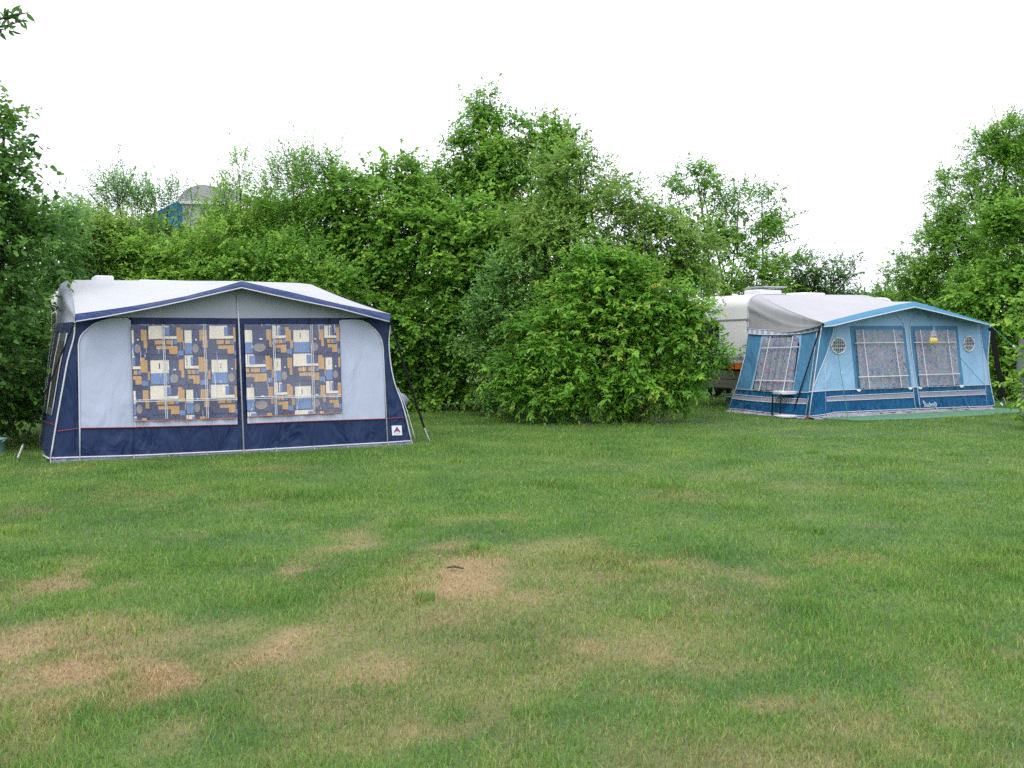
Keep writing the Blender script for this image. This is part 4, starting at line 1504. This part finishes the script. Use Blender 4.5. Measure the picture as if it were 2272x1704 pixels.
# big blue tent far behind the hedge
def build_tent():
    Y = 26.5
    root = empty('frame_tent', np.array([at(440, 700, Y)[0], Y + 1.5, 0]), 'blue and grey tent with a rounded roof showing above the hedge', 'tent')
    arc = smooth_line([(393, 446), (402, 432), (415, 420), (430, 413), (446, 410.5), (462, 411.5), (480, 418), (498, 432), (510, 449)], 32)
    A = [at(x, y, Y) for x, y in arc]
    dep = np.array([.3, 3.2, 0])
    rows = [[p for p in A], [p + dep * .5 + UP * .12 for p in A], [p + dep for p in A]]
    MB().grid(rows).build('roof', M_tentg, root, True)
    MB().poly([p + np.array([0, .01, 0]) for p in A]).build('gable', M_tentg, root)
    zb = at(440, 447, Y)[2]
    band = [at(393, 446, Y - .06), at(510, 449, Y - .06), at(510, 454, Y - .06), at(394, 451.5, Y - .06)][::-1]
    MB().slab(band, (0, -1, 0), .05).build('eave_band', M_label, root)
    l0, r0 = at(405, 452, Y), at(507, 454, Y)
    fr = [l0, np.array([l0[0], Y, 0]), np.array([r0[0], Y, 0]), r0]
    MB().slab(fr, (0, -1, 0), .02).build('front_wall', M_tentg, root)
    sl = [at(393, 447, Y), at(313, 486, Y), at(290, 505, Y)]
    lx = sl[-1][0]
    wall = sl + [np.array([lx, Y, 0]), np.array([l0[0] - .02, Y, 0]), at(405, 449, Y)]
    MB().slab(wall, (0, -1, 0), .02).build('side_wing', M_tentb, root)
    MB().grid([sl, [p + dep for p in sl]]).build('wing_roof', M_tentb, root)
    MB().grid([[np.array([r0[0], Y, 0]), r0], [np.array([r0[0], Y, 0]) + dep, r0 + dep]]).build('side_wall', M_tentg, root)


build_tent()

# ------------------------------------------------------------------ foliage
def leaf_mat(name, ramp, transl=0.42, rough=0.45):
    m, t, b = newmat(name)
    b.inputs['Roughness'].default_value = rough
    b.inputs['Specular IOR Level'].default_value = 0.22
    a = N(t, 'ShaderNodeAttribute', attribute_name='tint')
    r = N(t, 'ShaderNodeValToRGB')
    e = r.color_ramp.elements
    while len(e) < len(ramp):
        e.new(.5)
    for q, (p, c) in zip(e, ramp):
        q.position = p
        q.color = (c[0] * 1.58, c[1] * 1.58, c[2] * 1.45, 1)
    t.links.new(a.outputs['Fac'], r.inputs['Fac'])
    t.links.new(r.outputs[0], b.inputs['Base Color'])
    tl = N(t, 'ShaderNodeBsdfTranslucent')
    g = N(t, 'ShaderNodeGamma')
    g.inputs['Gamma'].default_value = 0.9
    t.links.new(r.outputs[0], g.inputs['Color'])
    t.links.new(g.outputs[0], tl.inputs['Color'])
    ms = N(t, 'ShaderNodeMixShader')
    ms.inputs[0].default_value = transl
    t.links.new(b.outputs[0], ms.inputs[1])
    t.links.new(tl.outputs[0], ms.inputs[2])
    t.links.new(ms.outputs[0], t.nodes['Material Output'].inputs[0])
    return m


L_dark = leaf_mat('dark_hazel_leaf', [(0, (.022, .064, .014)), (.5, (.044, .112, .021)), (.85, (.075, .165, .028)), (1, (.12, .22, .042))])
L_mid = leaf_mat('hedge_leaf', [(0, (.048, .125, .018)), (.5, (.092, .205, .026)), (.85, (.155, .29, .038)), (1, (.22, .35, .055))])
L_bright = leaf_mat('bright_cherry_leaf', [(0, (.042, .120, .016)), (.45, (.082, .198, .024)), (.8, (.138, .280, .032)), (.97, (.20, .33, .045)), (1, (.27, .28, .06))])
L_olive = leaf_mat('olive_leaf', [(0, (.058, .125, .022)), (.5, (.110, .205, .036)), (.85, (.175, .28, .055)), (1, (.27, .31, .10))])
L_blue = leaf_mat('bluish_leaf', [(0, (.050, .130, .034)), (.5, (.095, .205, .052)), (1, (.16, .28, .075))])
L_yel = leaf_mat('yellow_green_leaf', [(0, (.066, .155, .020)), (.5, (.122, .245, .032)), (1, (.24, .36, .06))])
M_blossom = plain('blossom', (0.72, 0.66, 0.60), 0.7)
LEAF_TOTAL = 0

KINDS = {   # leaf length, width, leaves per shoot, shoot length, upness, spread, droop, hang, clusters per m2, shoots per cluster, cluster radius, flatness
    'hazel': dict(L=.098, W=.074, n=7, sl=.32, up=.15, rnd=.45, droop=.14, hang=.25, dens=13, sh=8, rc=.25, flat=.32, limbs=40, twigs=300),
    'hornbeam': dict(L=.094, W=.070, n=9, sl=.36, up=.05, rnd=.40, droop=.16, hang=.22, dens=14, sh=8, rc=.24, flat=.26, limbs=40, twigs=300),
    'cherry': dict(L=.098, W=.043, n=11, sl=.34, up=.30, rnd=.45, droop=.10, hang=.55, dens=15, sh=9, rc=.20, flat=.35, limbs=50, twigs=300),
    'twig': dict(L=.080, W=.030, n=9, sl=.30, up=.3, rnd=.5, droop=.1, hang=.5, dens=8, sh=7, rc=.22, flat=.4, limbs=30, twigs=200),
    'big': dict(L=.112, W=.048, n=10, sl=.38, up=.6, rnd=.5, droop=.08, hang=.85, dens=14, sh=8, rc=.26, flat=.55, limbs=45, twigs=300),
    'small': dict(L=.066, W=.044, n=10, sl=.32, up=.30, rnd=.6, droop=.08, hang=.2, dens=16, sh=9, rc=.25, flat=.45, limbs=35, twigs=250),
    'hawthorn': dict(L=.058, W=.044, n=12, sl=.36, up=.2, rnd=.65, droop=.16, hang=.2, dens=18, sh=10, rc=.26, flat=.5, limbs=35, twigs=250),
    'willow': dict(L=.080, W=.030, n=13, sl=.45, up=.9, rnd=.5, droop=.04, hang=.25, dens=17, sh=8, rc=.26, flat=.8, limbs=22, twigs=200),
}


def norm_rows(a):
    return a / np.maximum(1e-9, np.linalg.norm(a, axis=1, keepdims=True))


def leaves_from(base, axis, up, L, W, tint, rg):
    """six-vertex folded leaf blades"""
    n = len(base)
    side = norm_rows(np.cross(axis, up))
    nor = norm_rows(np.cross(side, axis))
    l = (L * rg.uniform(.7, 1.2, n))[:, None]
    wd = (W * rg.uniform(.75, 1.15, n))[:, None] * .5
    fold = rg.uniform(.05, .5, n)[:, None]
    curl = rg.uniform(.0, .28, n)[:, None]
    b = base
    tip = base + axis * l - nor * l * curl
    m1 = base + axis * l * .35
    m2 = base + axis * l * .70 - nor * l * curl * .35
    l1 = m1 + side * wd + nor * wd * fold
    r1 = m1 - side * wd + nor * wd * fold
    l2 = m2 + side * wd * .72 + nor * wd * fold * .6
    r2 = m2 - side * wd * .72 + nor * wd * fold * .6
    V = np.stack([b, l1, l2, tip, r2, r1], 1).reshape(-1, 3)
    i = np.arange(n) * 6
    f = np.concatenate([np.stack([i, i + 3, i + 2, i + 1], 1), np.stack([i, i + 5, i + 4, i + 3], 1)])
    return V, f, np.repeat(tint, 6)


def make_tree(name, label, cat, base_px, Y, blobs, kind, mat, group=None, leaders=(), dens=1.0, depth=.85, seed=0, blossoms=0, front=.72, trunk_r=.05, minz=.05, stems=4, coreness=0.0):
    """blobs: photo x, y, half width, half height (in photo pixels at distance Y) [, distance offset]"""
    global LEAF_TOTAL
    rg = np.random.default_rng(1000 + seed)
    K = KINDS[kind]
    base = at(base_px, 748, Y)
    base[2] = 0
    root = empty(name, base, label, cat, group)
    px2m = Y / F
    bl = []
    for q in blobs:
        x, y, rx, ry = q[:4]
        dy = q[4] if len(q) > 4 else 0
        c = at(x, y, Y + dy)
        rX, rZ = rx * (Y + dy) / F, ry * (Y + dy) / F
        rY = (rX + rZ) / 2 * depth
        bl.append((c, np.array([rX, rY, rZ])))
    Cc, Od = [], []

    def cull(p, bi):
        keep = p[:, 2] > minz
        for bj, (c2, r2) in enumerate(bl):
            if bj != bi:
                q = np.sqrt((((p - c2) / r2) ** 2).sum(1))
                keep &= ~((q < .62) & (rg.random(len(p)) < .75))
        return keep
    for bi, (c, r_) in enumerate(bl):
        area = math.pi * (r_[0] * r_[2]) * 1.6
        ntot = max(4, int(area * K['dens'] * dens * 1.6))
        # a loose inner fill ...
        n = int(ntot * .42)
        d = norm_rows(rg.normal(size=(n, 3)))
        flip = (d[:, 1] > 0) & (rg.random(n) < front)
        d[flip, 1] *= -1
        rad = .92 - .45 * rg.random(n) ** (1.4 - coreness)
        p = c + d * r_ * rad[:, None]
        k_ = cull(p, bi)
        Cc.append(p[k_])
        Od.append(norm_rows(d / r_)[k_])
        # ... and boughs: leafy cushions carried on the outside, bare underneath
        m = max(3, int(area * 2.4))
        per = max(2, int(ntot * .58 / m))
        d = norm_rows(rg.normal(size=(m, 3)))
        flip = (d[:, 1] > 0) & (rg.random(m) < front)
        d[flip, 1] *= -1
        bc = c + d * r_ * rg.uniform(.62, .98, m)[:, None]
        br = np.minimum(rg.uniform(.18, .46, m), r_.min() * .75)
        e = norm_rows(rg.normal(size=(m * per, 3)) + np.repeat(d, per, 0) * .7 + np.array([0, 0, .38]))
        p = np.repeat(bc, per, 0) + e * np.repeat(br, per)[:, None] * np.array([1, 1, .55]) * rg.uniform(.75, 1.05, m * per)[:, None]
        k_ = cull(p, bi)
        Cc.append(p[k_])
        Od.append(norm_rows(e + np.repeat(d, per, 0) * .5)[k_])
    Cc, Od = np.concatenate(Cc), np.concatenate(Od)
    nc = len(Cc)
    # shoots
    sh = K['sh']
    ctint = rg.normal(.42, .17, nc)
    S0 = np.repeat(Cc, sh, 0) + rg.normal(size=(nc * sh, 3)) * K['rc'] * np.array([1, .9, K['flat']]) * .62
    O = np.repeat(Od, sh, 0)
    ns = len(S0)
    sd_ = norm_rows(O * .65 + np.array([0, 0, K['up']]) + rg.normal(size=(ns, 3)) * K['rnd'])
    sl = K['sl'] * rg.uniform(.55, 1.25, ns)
    # this year's upright shoots feather the outline
    tall = (O[:, 2] > .25) & (rg.random(ns) < K.get('tall', .10))
    S0[tall] = np.repeat(Cc, sh, 0)[tall] + rg.normal(size=(int(tall.sum()), 3)) * .08
    sd_[tall] = norm_rows(O[tall] * .35 + np.array([0, 0, 1.0]) + rg.normal(size=(int(tall.sum()), 3)) * .28)
    sl[tall] = K['sl'] * rg.uniform(1.3, 2.4, int(tall.sum()))
    stint = np.repeat(ctint, sh) + rg.normal(0, .07, ns)
    n = K['n']
    tt = (np.arange(n) + .6) / n
    Bp = S0[:, None, :] + sd_[:, None, :] * (sl[:, None] * tt[None])[:, :, None]
    Bp[:, :, 2] -= (K['droop'] * sl[:, None] * tt[None] ** 2 * 2)
    sidev = norm_rows(np.cross(sd_, np.array([0, 0, 1.0]) + rg.normal(size=(ns, 3)) * .25))
    sg = np.where(np.arange(n) % 2 == 0, 1.0, -1.0)
    ax = sd_[:, None, :] * (.35 + .5 * tt[None, :, None]) + sidev[:, None, :] * sg[None, :, None] * (1.0 - .55 * tt[None, :, None])
    ax = ax + rg.normal(size=ax.shape) * .25
    ax[:, :, 2] -= K['hang'] * rg.uniform(.3, 1.2, ax.shape[:2])
    upv = np.array([0, 0, .8]) + O[:, None, :] * .45 + rg.normal(size=ax.shape) * .35
    lt = np.clip(stint[:, None] + .26 * tt[None] ** 2 + rg.normal(0, .09, (ns, n)), 0, 1)
    B_ = Bp.reshape(-1, 3)
    A_ = norm_rows(ax.reshape(-1, 3))
    U_ = norm_rows(upv.reshape(-1, 3))
    T_ = lt.reshape(-1)
    k = B_[:, 2] > .02
    B_, A_, U_, T_ = B_[k], A_[k], U_[k], T_[k]
    # leaders: thin tall twigs above the crown, sparse leaves
    tw = MB()
    exB, exA, exU, exT = [], [], [], []
    for L in leaders:
        p0, p1 = at(L[0], L[1], Y), at(L[2], L[3], Y)
        ln = np.linalg.norm(p1 - p0)
        bend = rg.normal(size=3) * .05 * ln
        pts = [lerp(p0, p1, t) + bend * math.sin(math.pi * t) for t in np.linspace(0, 1, 6)]
        tw.tube(pts, list(np.linspace(.010, .003, 6)), sides=4)
        nl = int(ln / .035 * (L[4] if len(L) > 4 else 1))
        for q in range(nl):
            t = rg.random() ** .8
            p = lerp(p0, p1, t) + bend * math.sin(math.pi * t) + rg.normal(size=3) * .03 * (1.2 - t) * np.array([1.6, 1.6, 1])
            exB.append(p)
            exA.append(nrm(rg.normal(size=3) + UP * .4 + nrm(p1 - p0) * .6))
            exU.append(nrm(rg.normal(size=3) + UP * .5))
            exT.append(rg.uniform(.2, .7))
    if exB:
        B_ = np.concatenate([B_, exB])
        A_ = np.concatenate([A_, exA])
        U_ = np.concatenate([U_, exU])
        T_ = np.concatenate([T_, exT])
    V, f, T6 = leaves_from(B_, A_, U_, K['L'], K['W'], T_, rg)
    LEAF_TOTAL += len(B_)
    raw_mesh('crown', V, [(4, f)], [mat], root, {'tint': T6})
    # trunk, limbs and twigs as one woody mesh
    zs = [c[2] for c, _ in bl]
    for s in range(stems):
        off = np.array([rg.normal() * .25, rg.normal() * .2, 0]) if stems > 1 else np.zeros(3)
        tgt, tr_ = bl[s % len(bl)]
        tgt = tgt + np.array([0, 0, tr_[2] * .7])
        p0 = base + off - UP * .05
        mid = lerp(p0, tgt, .5) + np.array([off[0] * .5, off[1], 0]) + rg.normal(size=3) * .08
        tw.tube(smooth_line([p0, lerp(p0, mid, .5) + rg.normal(size=3) * .04, mid, tgt], 9), list(np.linspace(trunk_r, trunk_r * .25, 10)), sides=7)
    sel = rg.choice(nc, min(nc, K['limbs']), replace=False)
    for i in sel:
        c = Cc[i]
        bi = min(range(len(bl)), key=lambda q: np.linalg.norm((c - bl[q][0]) / bl[q][1]))
        o_ = bl[bi][0] * np.array([1, 1, 1]) - UP * bl[bi][1][2] * .4
        o_[2] = max(o_[2], .1)
        o_ = lerp(o_, base + UP * min(o_[2], 1.0), .15)
        md = lerp(o_, c, .55) + UP * .12 + rg.normal(size=3) * .06
        tw.tube([o_, md, c + Od[i] * .1], [min(.022, trunk_r * .3), min(.013, trunk_r * .18), .004], sides=5, cap=False)
    tk = rg.choice(ns, min(ns, K['twigs']), replace=False)
    for i in tk:
        p = S0[i]
        q = Bp[i, -1]
        tw.tube([p - sd_[i] * .1, Bp[i, n // 2], q], [.005, .003, .0015], sides=3, cap=False)
    tw.build('trunk', M_bark, root, True)
    if blossoms:
        mb = MB()
        idx = rg.choice(nc, min(nc, blossoms), replace=False)
        for i in idx:
            if Od[i, 1] > .2:
                continue
            for q in range(int(rg.integers(5, 14))):
                c = Cc[i] + rg.normal(size=3) * np.array([.12, .1, .06]) + Od[i] * .18
                a = nrm(rg.normal(size=3) + np.array([0, -.6, .8]))
                e1 = nrm(np.cross(a, (1, .2, .1)))
                e2 = np.cross(a, e1)
                r_ = rg.uniform(.012, .02)
                mb.poly([c + e1 * r_ * math.cos(t) + e2 * r_ * math.sin(t) + a * .004 * (k_ % 2) for k_, t in enumerate(np.linspace(0, 2 * math.pi, 9)[:-1])])
        mb.build('blossom', M_blossom, root)
    return root


G1 = 'hedge trees behind the awnings'
# ---- left edge
make_tree('hazel_tree', 'dark broad leaved hazel tree at the left edge beside the navy awning', 'tree', -20, 14.3,
          [(10, 340, 52, 85), (-40, 430, 90, 120), (-8, 560, 90, 130), (-30, 700, 98, 130), (-50, 820, 115, 120), (60, 485, 42, 36), (-70, 910, 110, 60), (25, 640, 38, 90), (20, 900, 50, 50, 1.2), (40, 800, 45, 80, 2.0), (30, 930, 45, 40, .6), (-20, 780, 90, 120, 1.5), (60, 880, 30, 70, 2.4)],
          'hazel', L_dark, dens=.82, leaders=((20, 300, 45, 240, 1.2), (40, 350, 85, 300, 1.2), (60, 480, 128, 432, 1.4), (40, 330, 88, 345, 1.2), (30, 520, 120, 500, 1)), seed=1, trunk_r=.07, front=.6)
make_tree('shrub', 'mid green shrub behind the left end of the left caravan', 'shrub', 110, 19.6,
          [(100, 560, 80, 110), (50, 520, 60, 90), (155, 510, 45, 45), (100, 690, 80, 140), (40, 800, 90, 130), (-40, 850, 110, 110)], 'small', L_blue, G1, leaders=((150, 480, 165, 462),), seed=2)
# ---- behind the navy awning
make_tree('shrub', 'dull green small leaved shrub below the wispy birch, left of the tent', 'shrub', 230, 21.2,
          [(230, 570, 115, 85), (185, 515, 50, 45), (230, 680, 130, 120), (310, 560, 60, 70)], 'small', L_olive, G1, seed=3)
make_tree('birch_tree', 'wispy thin topped birch left of the distant tent', 'tree', 268, 22.2,
          [(265, 480, 60, 40), (272, 425, 22, 40), (235, 430, 25, 25), (310, 450, 28, 30), (350, 480, 38, 30), (385, 470, 25, 30)], 'willow', L_blue, G1,
          leaders=((270, 430, 264, 322, 1.6), (255, 450, 222, 372, 1.6), (280, 440, 300, 372, 1.6), (310, 460, 325, 378, 1.4), (340, 480, 352, 400, 1.2), (370, 500, 375, 405, 1.4), (340, 510, 330, 430, 1.4), (400, 510, 394, 440, 1.4), (425, 510, 430, 450, 1.3), (250, 400, 247, 350, 1.3)),
          dens=.32, seed=4, stems=3, trunk_r=.035)
make_tree('shrub', 'bright yellowish green shrub just below the distant blue tent', 'shrub', 400, 20.9,
          [(380, 580, 110, 50), (440, 590, 90, 60), (400, 690, 140, 110), (490, 560, 40, 50)], 'small', L_yel, G1, seed=5)
make_tree('willow_tree', 'feathery pale willow immediately right of the distant tent', 'tree', 522, 22.3,
          [(478, 475, 30, 36), (535, 490, 52, 85), (530, 405, 22, 40), (570, 540, 60, 90)], 'willow', L_yel, G1,
          leaders=((530, 400, 523, 332, 1.5), (500, 440, 493, 383, 1.4), (545, 420, 560, 380, 1.4), (510, 470, 470, 392, 1.6), (505, 470, 500, 380, 1.5), (490, 500, 482, 410, 1.6), (480, 520, 455, 440, 1.6)), dens=.6, seed=6, stems=3, trunk_r=.04)
make_tree('willow_tree', 'tall wispy willow behind the peak of the navy awning', 'tree', 650, 22.6,
          [(650, 480, 80, 100), (655, 395, 42, 45), (640, 580, 100, 80), (700, 420, 40, 45)], 'willow', L_mid, G1,
          leaders=((645, 390, 624, 312, 1.5), (670, 390, 680, 326, 1.5), (620, 420, 592, 352, 1.4), (715, 420, 737, 352, 1.4), (630, 380, 640, 330, 1.3), (700, 400, 700, 352, 1.3), (620, 460, 588, 392, 1.2)),
          dens=.62, seed=7, stems=3, trunk_r=.045)
make_tree('shrub', 'low yellow green shrub overlooking the right half of the navy awning roof', 'shrub', 600, 20.8,
          [(560, 590, 80, 55), (660, 590, 90, 60), (620, 690, 140, 110), (720, 620, 60, 60)], 'small', L_mid, G1, seed=8)
make_tree('field_maple', 'leafy round maple between the wispy willow and the hazel', 'tree', 765, 22.9,
          [(765, 490, 65, 95), (740, 450, 40, 50), (780, 620, 80, 100), (800, 560, 60, 90)], 'hazel', L_mid, G1, leaders=((765, 420, 768, 372, 1), (790, 430, 800, 388, 1)), seed=9)
make_tree('hazel_tree', 'upright light green hazel left of the tallest tree', 'tree', 865, 22.8,
          [(865, 475, 85, 100), (880, 395, 48, 45), (845, 580, 90, 110), (925, 460, 40, 70), (830, 400, 22, 28)], 'hazel', L_mid, G1,
          leaders=((860, 380, 848, 328, 1.2), (890, 380, 893, 335, 1.2), (910, 400, 925, 352, 1.1), (830, 400, 820, 362, 1)), seed=10)
make_tree('hazel_tree', 'light green hazel thicket closing the hedge below the distant tent', 'tree', 330, 23.4,
          [(190, 590, 100, 95), (320, 590, 110, 85), (450, 585, 100, 90), (130, 540, 60, 70), (300, 720, 220, 110)], 'hazel', L_mid, G1, seed=30, leaders=((180, 510, 172, 455, 1.1), (135, 490, 120, 440, 1)))
make_tree('hazel_tree', 'light green hazel thicket closing the hedge under the tall wispy willow', 'tree', 620, 23.9,
          [(560, 560, 100, 95), (680, 545, 105, 110), (620, 510, 60, 70), (600, 720, 200, 110), (745, 600, 60, 110)], 'hazel', L_mid, G1, seed=31, leaders=((600, 470, 598, 420, 1),))
# ---- tall tree
make_tree('cherry_tree', 'tallest tree in the row with drooping light leaves and two tops', 'tree', 1110, 24.3,
          [(1100, 500, 125, 105), (1062, 305, 30, 42), (1072, 250, 18, 36), (1105, 275, 16, 30), (1190, 290, 30, 38), (1120, 385, 92, 52), (1060, 340, 44, 55), (1098, 350, 42, 34), (1190, 335, 48, 42), (1005, 400, 42, 36), (1240, 345, 26, 36), (1170, 430, 90, 60), (1255, 310, 12, 26), (1035, 335, 20, 24), (970, 430, 30, 30)],
          'big', L_mid, G1, leaders=((1065, 240, 1062, 202, 1.3), (1085, 235, 1090, 212, 1.2), (1190, 260, 1183, 238, 1.2), (1260, 300, 1262, 262, 1.2), (990, 400, 985, 342, 1.0)),
          seed=11, stems=4, trunk_r=.09, dens=1.05)
# ---- hornbeam wall
make_tree('hornbeam', 'broad dark hornbeam hedge bush right of the navy awning', 'shrub', 945, 22.3,
          [(950, 560, 110, 110), (930, 700, 100, 120), (960, 820, 100, 85), (865, 720, 55, 160), (890, 840, 60, 70)], 'hornbeam', L_mid, G1, seed=12, coreness=.5, dens=1.05)
make_tree('hornbeam', 'dark hornbeam bush in the middle under the tallest tree', 'shrub', 1065, 22.0,
          [(1060, 580, 105, 110), (1060, 710, 95, 120), (1060, 830, 85, 75), (1010, 500, 70, 60)], 'hornbeam', L_mid, G1, seed=13, coreness=.5)
make_tree('dogwood', 'greyish green shrub with a few white blossoms left of the bright bush', 'shrub', 1150, 20.4,
          [(1160, 640, 85, 95), (1140, 760, 85, 90), (1160, 850, 90, 70), (1130, 690, 60, 50, -.3)], 'small', L_blue, G1, seed=14, blossoms=14)
# ---- hawthorn and bright bush
make_tree('hawthorn', 'olive green hawthorn with faded blossom behind the bright bush', 'tree', 1340, 20.6,
          [(1290, 420, 85, 75), (1310, 530, 160, 110), (1250, 590, 110, 80), (1430, 560, 110, 80), (1430, 510, 80, 60), (1220, 500, 60, 70), (1500, 570, 85, 75), (1250, 365, 45, 30), (1540, 620, 45, 45), (1260, 690, 150, 100)],
          'hawthorn', L_olive, G1, leaders=((1285, 360, 1275, 330, 1.3), (1330, 380, 1352, 352, 1.3), (1250, 350, 1240, 330, 1.3), (1310, 370, 1320, 345, 1.2), (1370, 440, 1400, 420, 1)),
          seed=15, blossoms=70, trunk_r=.08, dens=.95)
make_tree('laurel_bush', 'bright green bush standing out on the lawn between the two awnings', 'shrub', 1370, 18.9,
          [(1345, 655, 105, 68), (1440, 690, 95, 75), (1255, 740, 105, 75), (1370, 780, 175, 100), (1515, 775, 68, 80), (1190, 845, 80, 68), (1390, 865, 140, 58), (1520, 690, 45, 40), (1245, 670, 50, 34), (1290, 855, 110, 65), (1470, 860, 75, 55), (1390, 615, 40, 30), (1320, 600, 60, 36)],
          'cherry', L_bright, leaders=((1500, 720, 1595, 742, 1.2), (1520, 780, 1612, 800, 1.2), (1500, 700, 1580, 680, 1.2), (1300, 620, 1285, 580, 1.2), (1480, 650, 1510, 610, 1.2), (1400, 610, 1415, 575, 1.2), (1230, 690, 1180, 660, 1.2), (1440, 890, 1470, 925, 1.2), (1200, 860, 1130, 900, 1.2)), seed=16, dens=1.0, depth=.7, coreness=.3, minz=.12)
# ---- behind the teal awning
make_tree('ash_tree', 'airy light tree behind the white roof of the right caravan', 'tree', 1620, 28.6,
          [(1560, 470, 60, 60), (1545, 405, 32, 35), (1640, 500, 85, 75), (1690, 475, 40, 45), (1620, 590, 125, 70), (1735, 600, 45, 50), (1500, 440, 30, 35), (1650, 680, 130, 60)],
          'big', L_mid, G1, leaders=((1545, 400, 1553, 365, 1.2), (1560, 400, 1590, 366, 1.1), (1690, 450, 1720, 415, 1.2), (1520, 420, 1490, 388, 1.1), (1625, 460, 1625, 395, 1), (1735, 480, 1790, 470, 1.1), (1715, 540, 1770, 530, 1)),
          seed=17, dens=.5, trunk_r=.06)
make_tree('shrub', 'dark low shrub seen beneath the tail of the right caravan', 'shrub', 1600, 27.6,
          [(1540, 790, 110, 75), (1660, 780, 120, 80), (1780, 790, 110, 70)], 'small', L_dark, G1, seed=33)
make_tree('sloe_bush', 'small open twiggy bush above the roof of the teal awning', 'shrub', 1825, 29.5,
          [(1800, 610, 50, 40), (1850, 620, 50, 40), (1770, 620, 40, 40), (1830, 680, 90, 50)], 'small', L_dark, G1,
          leaders=((1880, 610, 1915, 558, 1.5), (1800, 580, 1800, 553, 1.2), (1880, 620, 1918, 605, 1.3), (1780, 590, 1765, 560, 1.2), (1850, 590, 1860, 572, 1.2)), dens=.75, seed=18)
make_tree('hedge_bush', 'low green hedge bush showing right of the teal awning peak', 'shrub', 1985, 30.0,
          [(1960, 675, 80, 26), (2040, 660, 60, 40), (1900, 690, 60, 26)], 'small', L_mid, G1, seed=19)
# ---- right edge
make_tree('alder_tree', 'tall slender leaved tree rising at the right edge of the picture', 'tree', 2200, 28.0,
          [(2235, 420, 75, 110), (2150, 490, 85, 100), (2090, 560, 80, 75), (2240, 320, 45, 50), (2170, 350, 25, 60), (2020, 600, 55, 40), (2120, 620, 100, 70), (2130, 430, 40, 50), (2290, 400, 60, 140)],
          'small', L_mid, G1, leaders=((2170, 330, 2160, 286, 1.3), (2245, 290, 2250, 256, 1.3), (2215, 300, 2215, 270, 1.2), (2060, 520, 2055, 470, 1.2), (2010, 590, 1965, 552, 1.2), (2000, 600, 1950, 600, 1.2), (2000, 620, 1945, 632, 1.2), (2100, 430, 2092, 365, 1.2)),
          seed=20, dens=1.15, trunk_r=.09)
make_tree('hornbeam', 'layered bright hornbeam right behind the corner of the teal awning', 'shrub', 2225, 25.3,
          [(2240, 560, 80, 90), (2190, 660, 90, 85), (2260, 720, 80, 110), (2240, 830, 75, 80), (2120, 670, 60, 50), (2300, 600, 60, 120)], 'hornbeam', L_mid, G1, seed=21, dens=1.1, coreness=.4)
make_tree('rowan_bush', 'pale yellow green leafy bush cut by the right edge near the green rope', 'shrub', 2345, 17.5,
          [(2312, 700, 38, 45), (2318, 790, 40, 60), (2318, 890, 42, 50)],
          'hazel', L_yel, dens=.75,
          leaders=((2290, 690, 2240, 690, 1.6), (2290, 670, 2255, 655, 1.5), (2290, 780, 2232, 800, 1.6), (2290, 770, 2240, 780, 1.5), (2300, 850, 2255, 830, 1.3), (2300, 900, 2256, 905, 1.3), (2300, 930, 2250, 932, 1.3)), seed=22, trunk_r=.03, stems=3)
# ---- overhanging branch, top left: a tree that stands outside the frame
make_tree('ash_tree', 'single leafy branch reaching in at the top left corner', 'tree', -640, 7.0,
          [(-560, 60, 180, 130), (-330, 50, 90, 60), (-650, 250, 150, 200)], 'twig', L_dark,
          leaders=((-560, -30, -330, 55, .6), (-330, 60, -10, 60, .6), (-60, 58, 20, 42, 3.0), (-10, 60, 46, 46, 3.4), (15, 43, 64, 28, 1.6), (-40, 64, 18, 62, 2.6), (0, 42, 38, 32, 1.5)), seed=23, stems=2, trunk_r=.12, dens=.6)


# ---- far hedgerow closing the view between the trunks
def far_hedge():
    rg = np.random.default_rng(77)
    n = 60000
    x = rg.uniform(-26, 30, n)
    top = 2.4 + 1.0 * fbm(x, x * 0, .35, 200) + .0
    y = 33 + rg.normal(size=n) * .7
    z = top * rg.random(n) ** .7
    B_ = np.stack([x, y, z + .05], 1)
    A_ = norm_rows(rg.normal(size=(n, 3)) + np.array([0, -.2, -.1]))
    U_ = norm_rows(rg.normal(size=(n, 3)) * .5 + np.array([0, -.4, .8]))
    V, f, t6 = leaves_from(B_, A_, U_, .16, .10, np.clip(rg.normal(.4, .15, n), 0, 1), rg)
    o = raw_mesh('far_hedge', V, [(4, f)], [L_mid], None, {'tint': t6})
    tag(o, 'distant dense green hedgerow closing the campsite behind the trees', 'hedge', kind='stuff')


far_hedge()
print('leaves', LEAF_TOTAL)

# ---- small litter on the lawn
tg = MB().tube([ground(992, 1266) + UP * .02, ground(1008, 1268) + UP * .035, ground(1029, 1268) + UP * .02], [.006, .008, .005], sides=6).build('twig', M_bark)
tag(tg, 'short dark twig lying on the dry patch of lawn', 'twig')
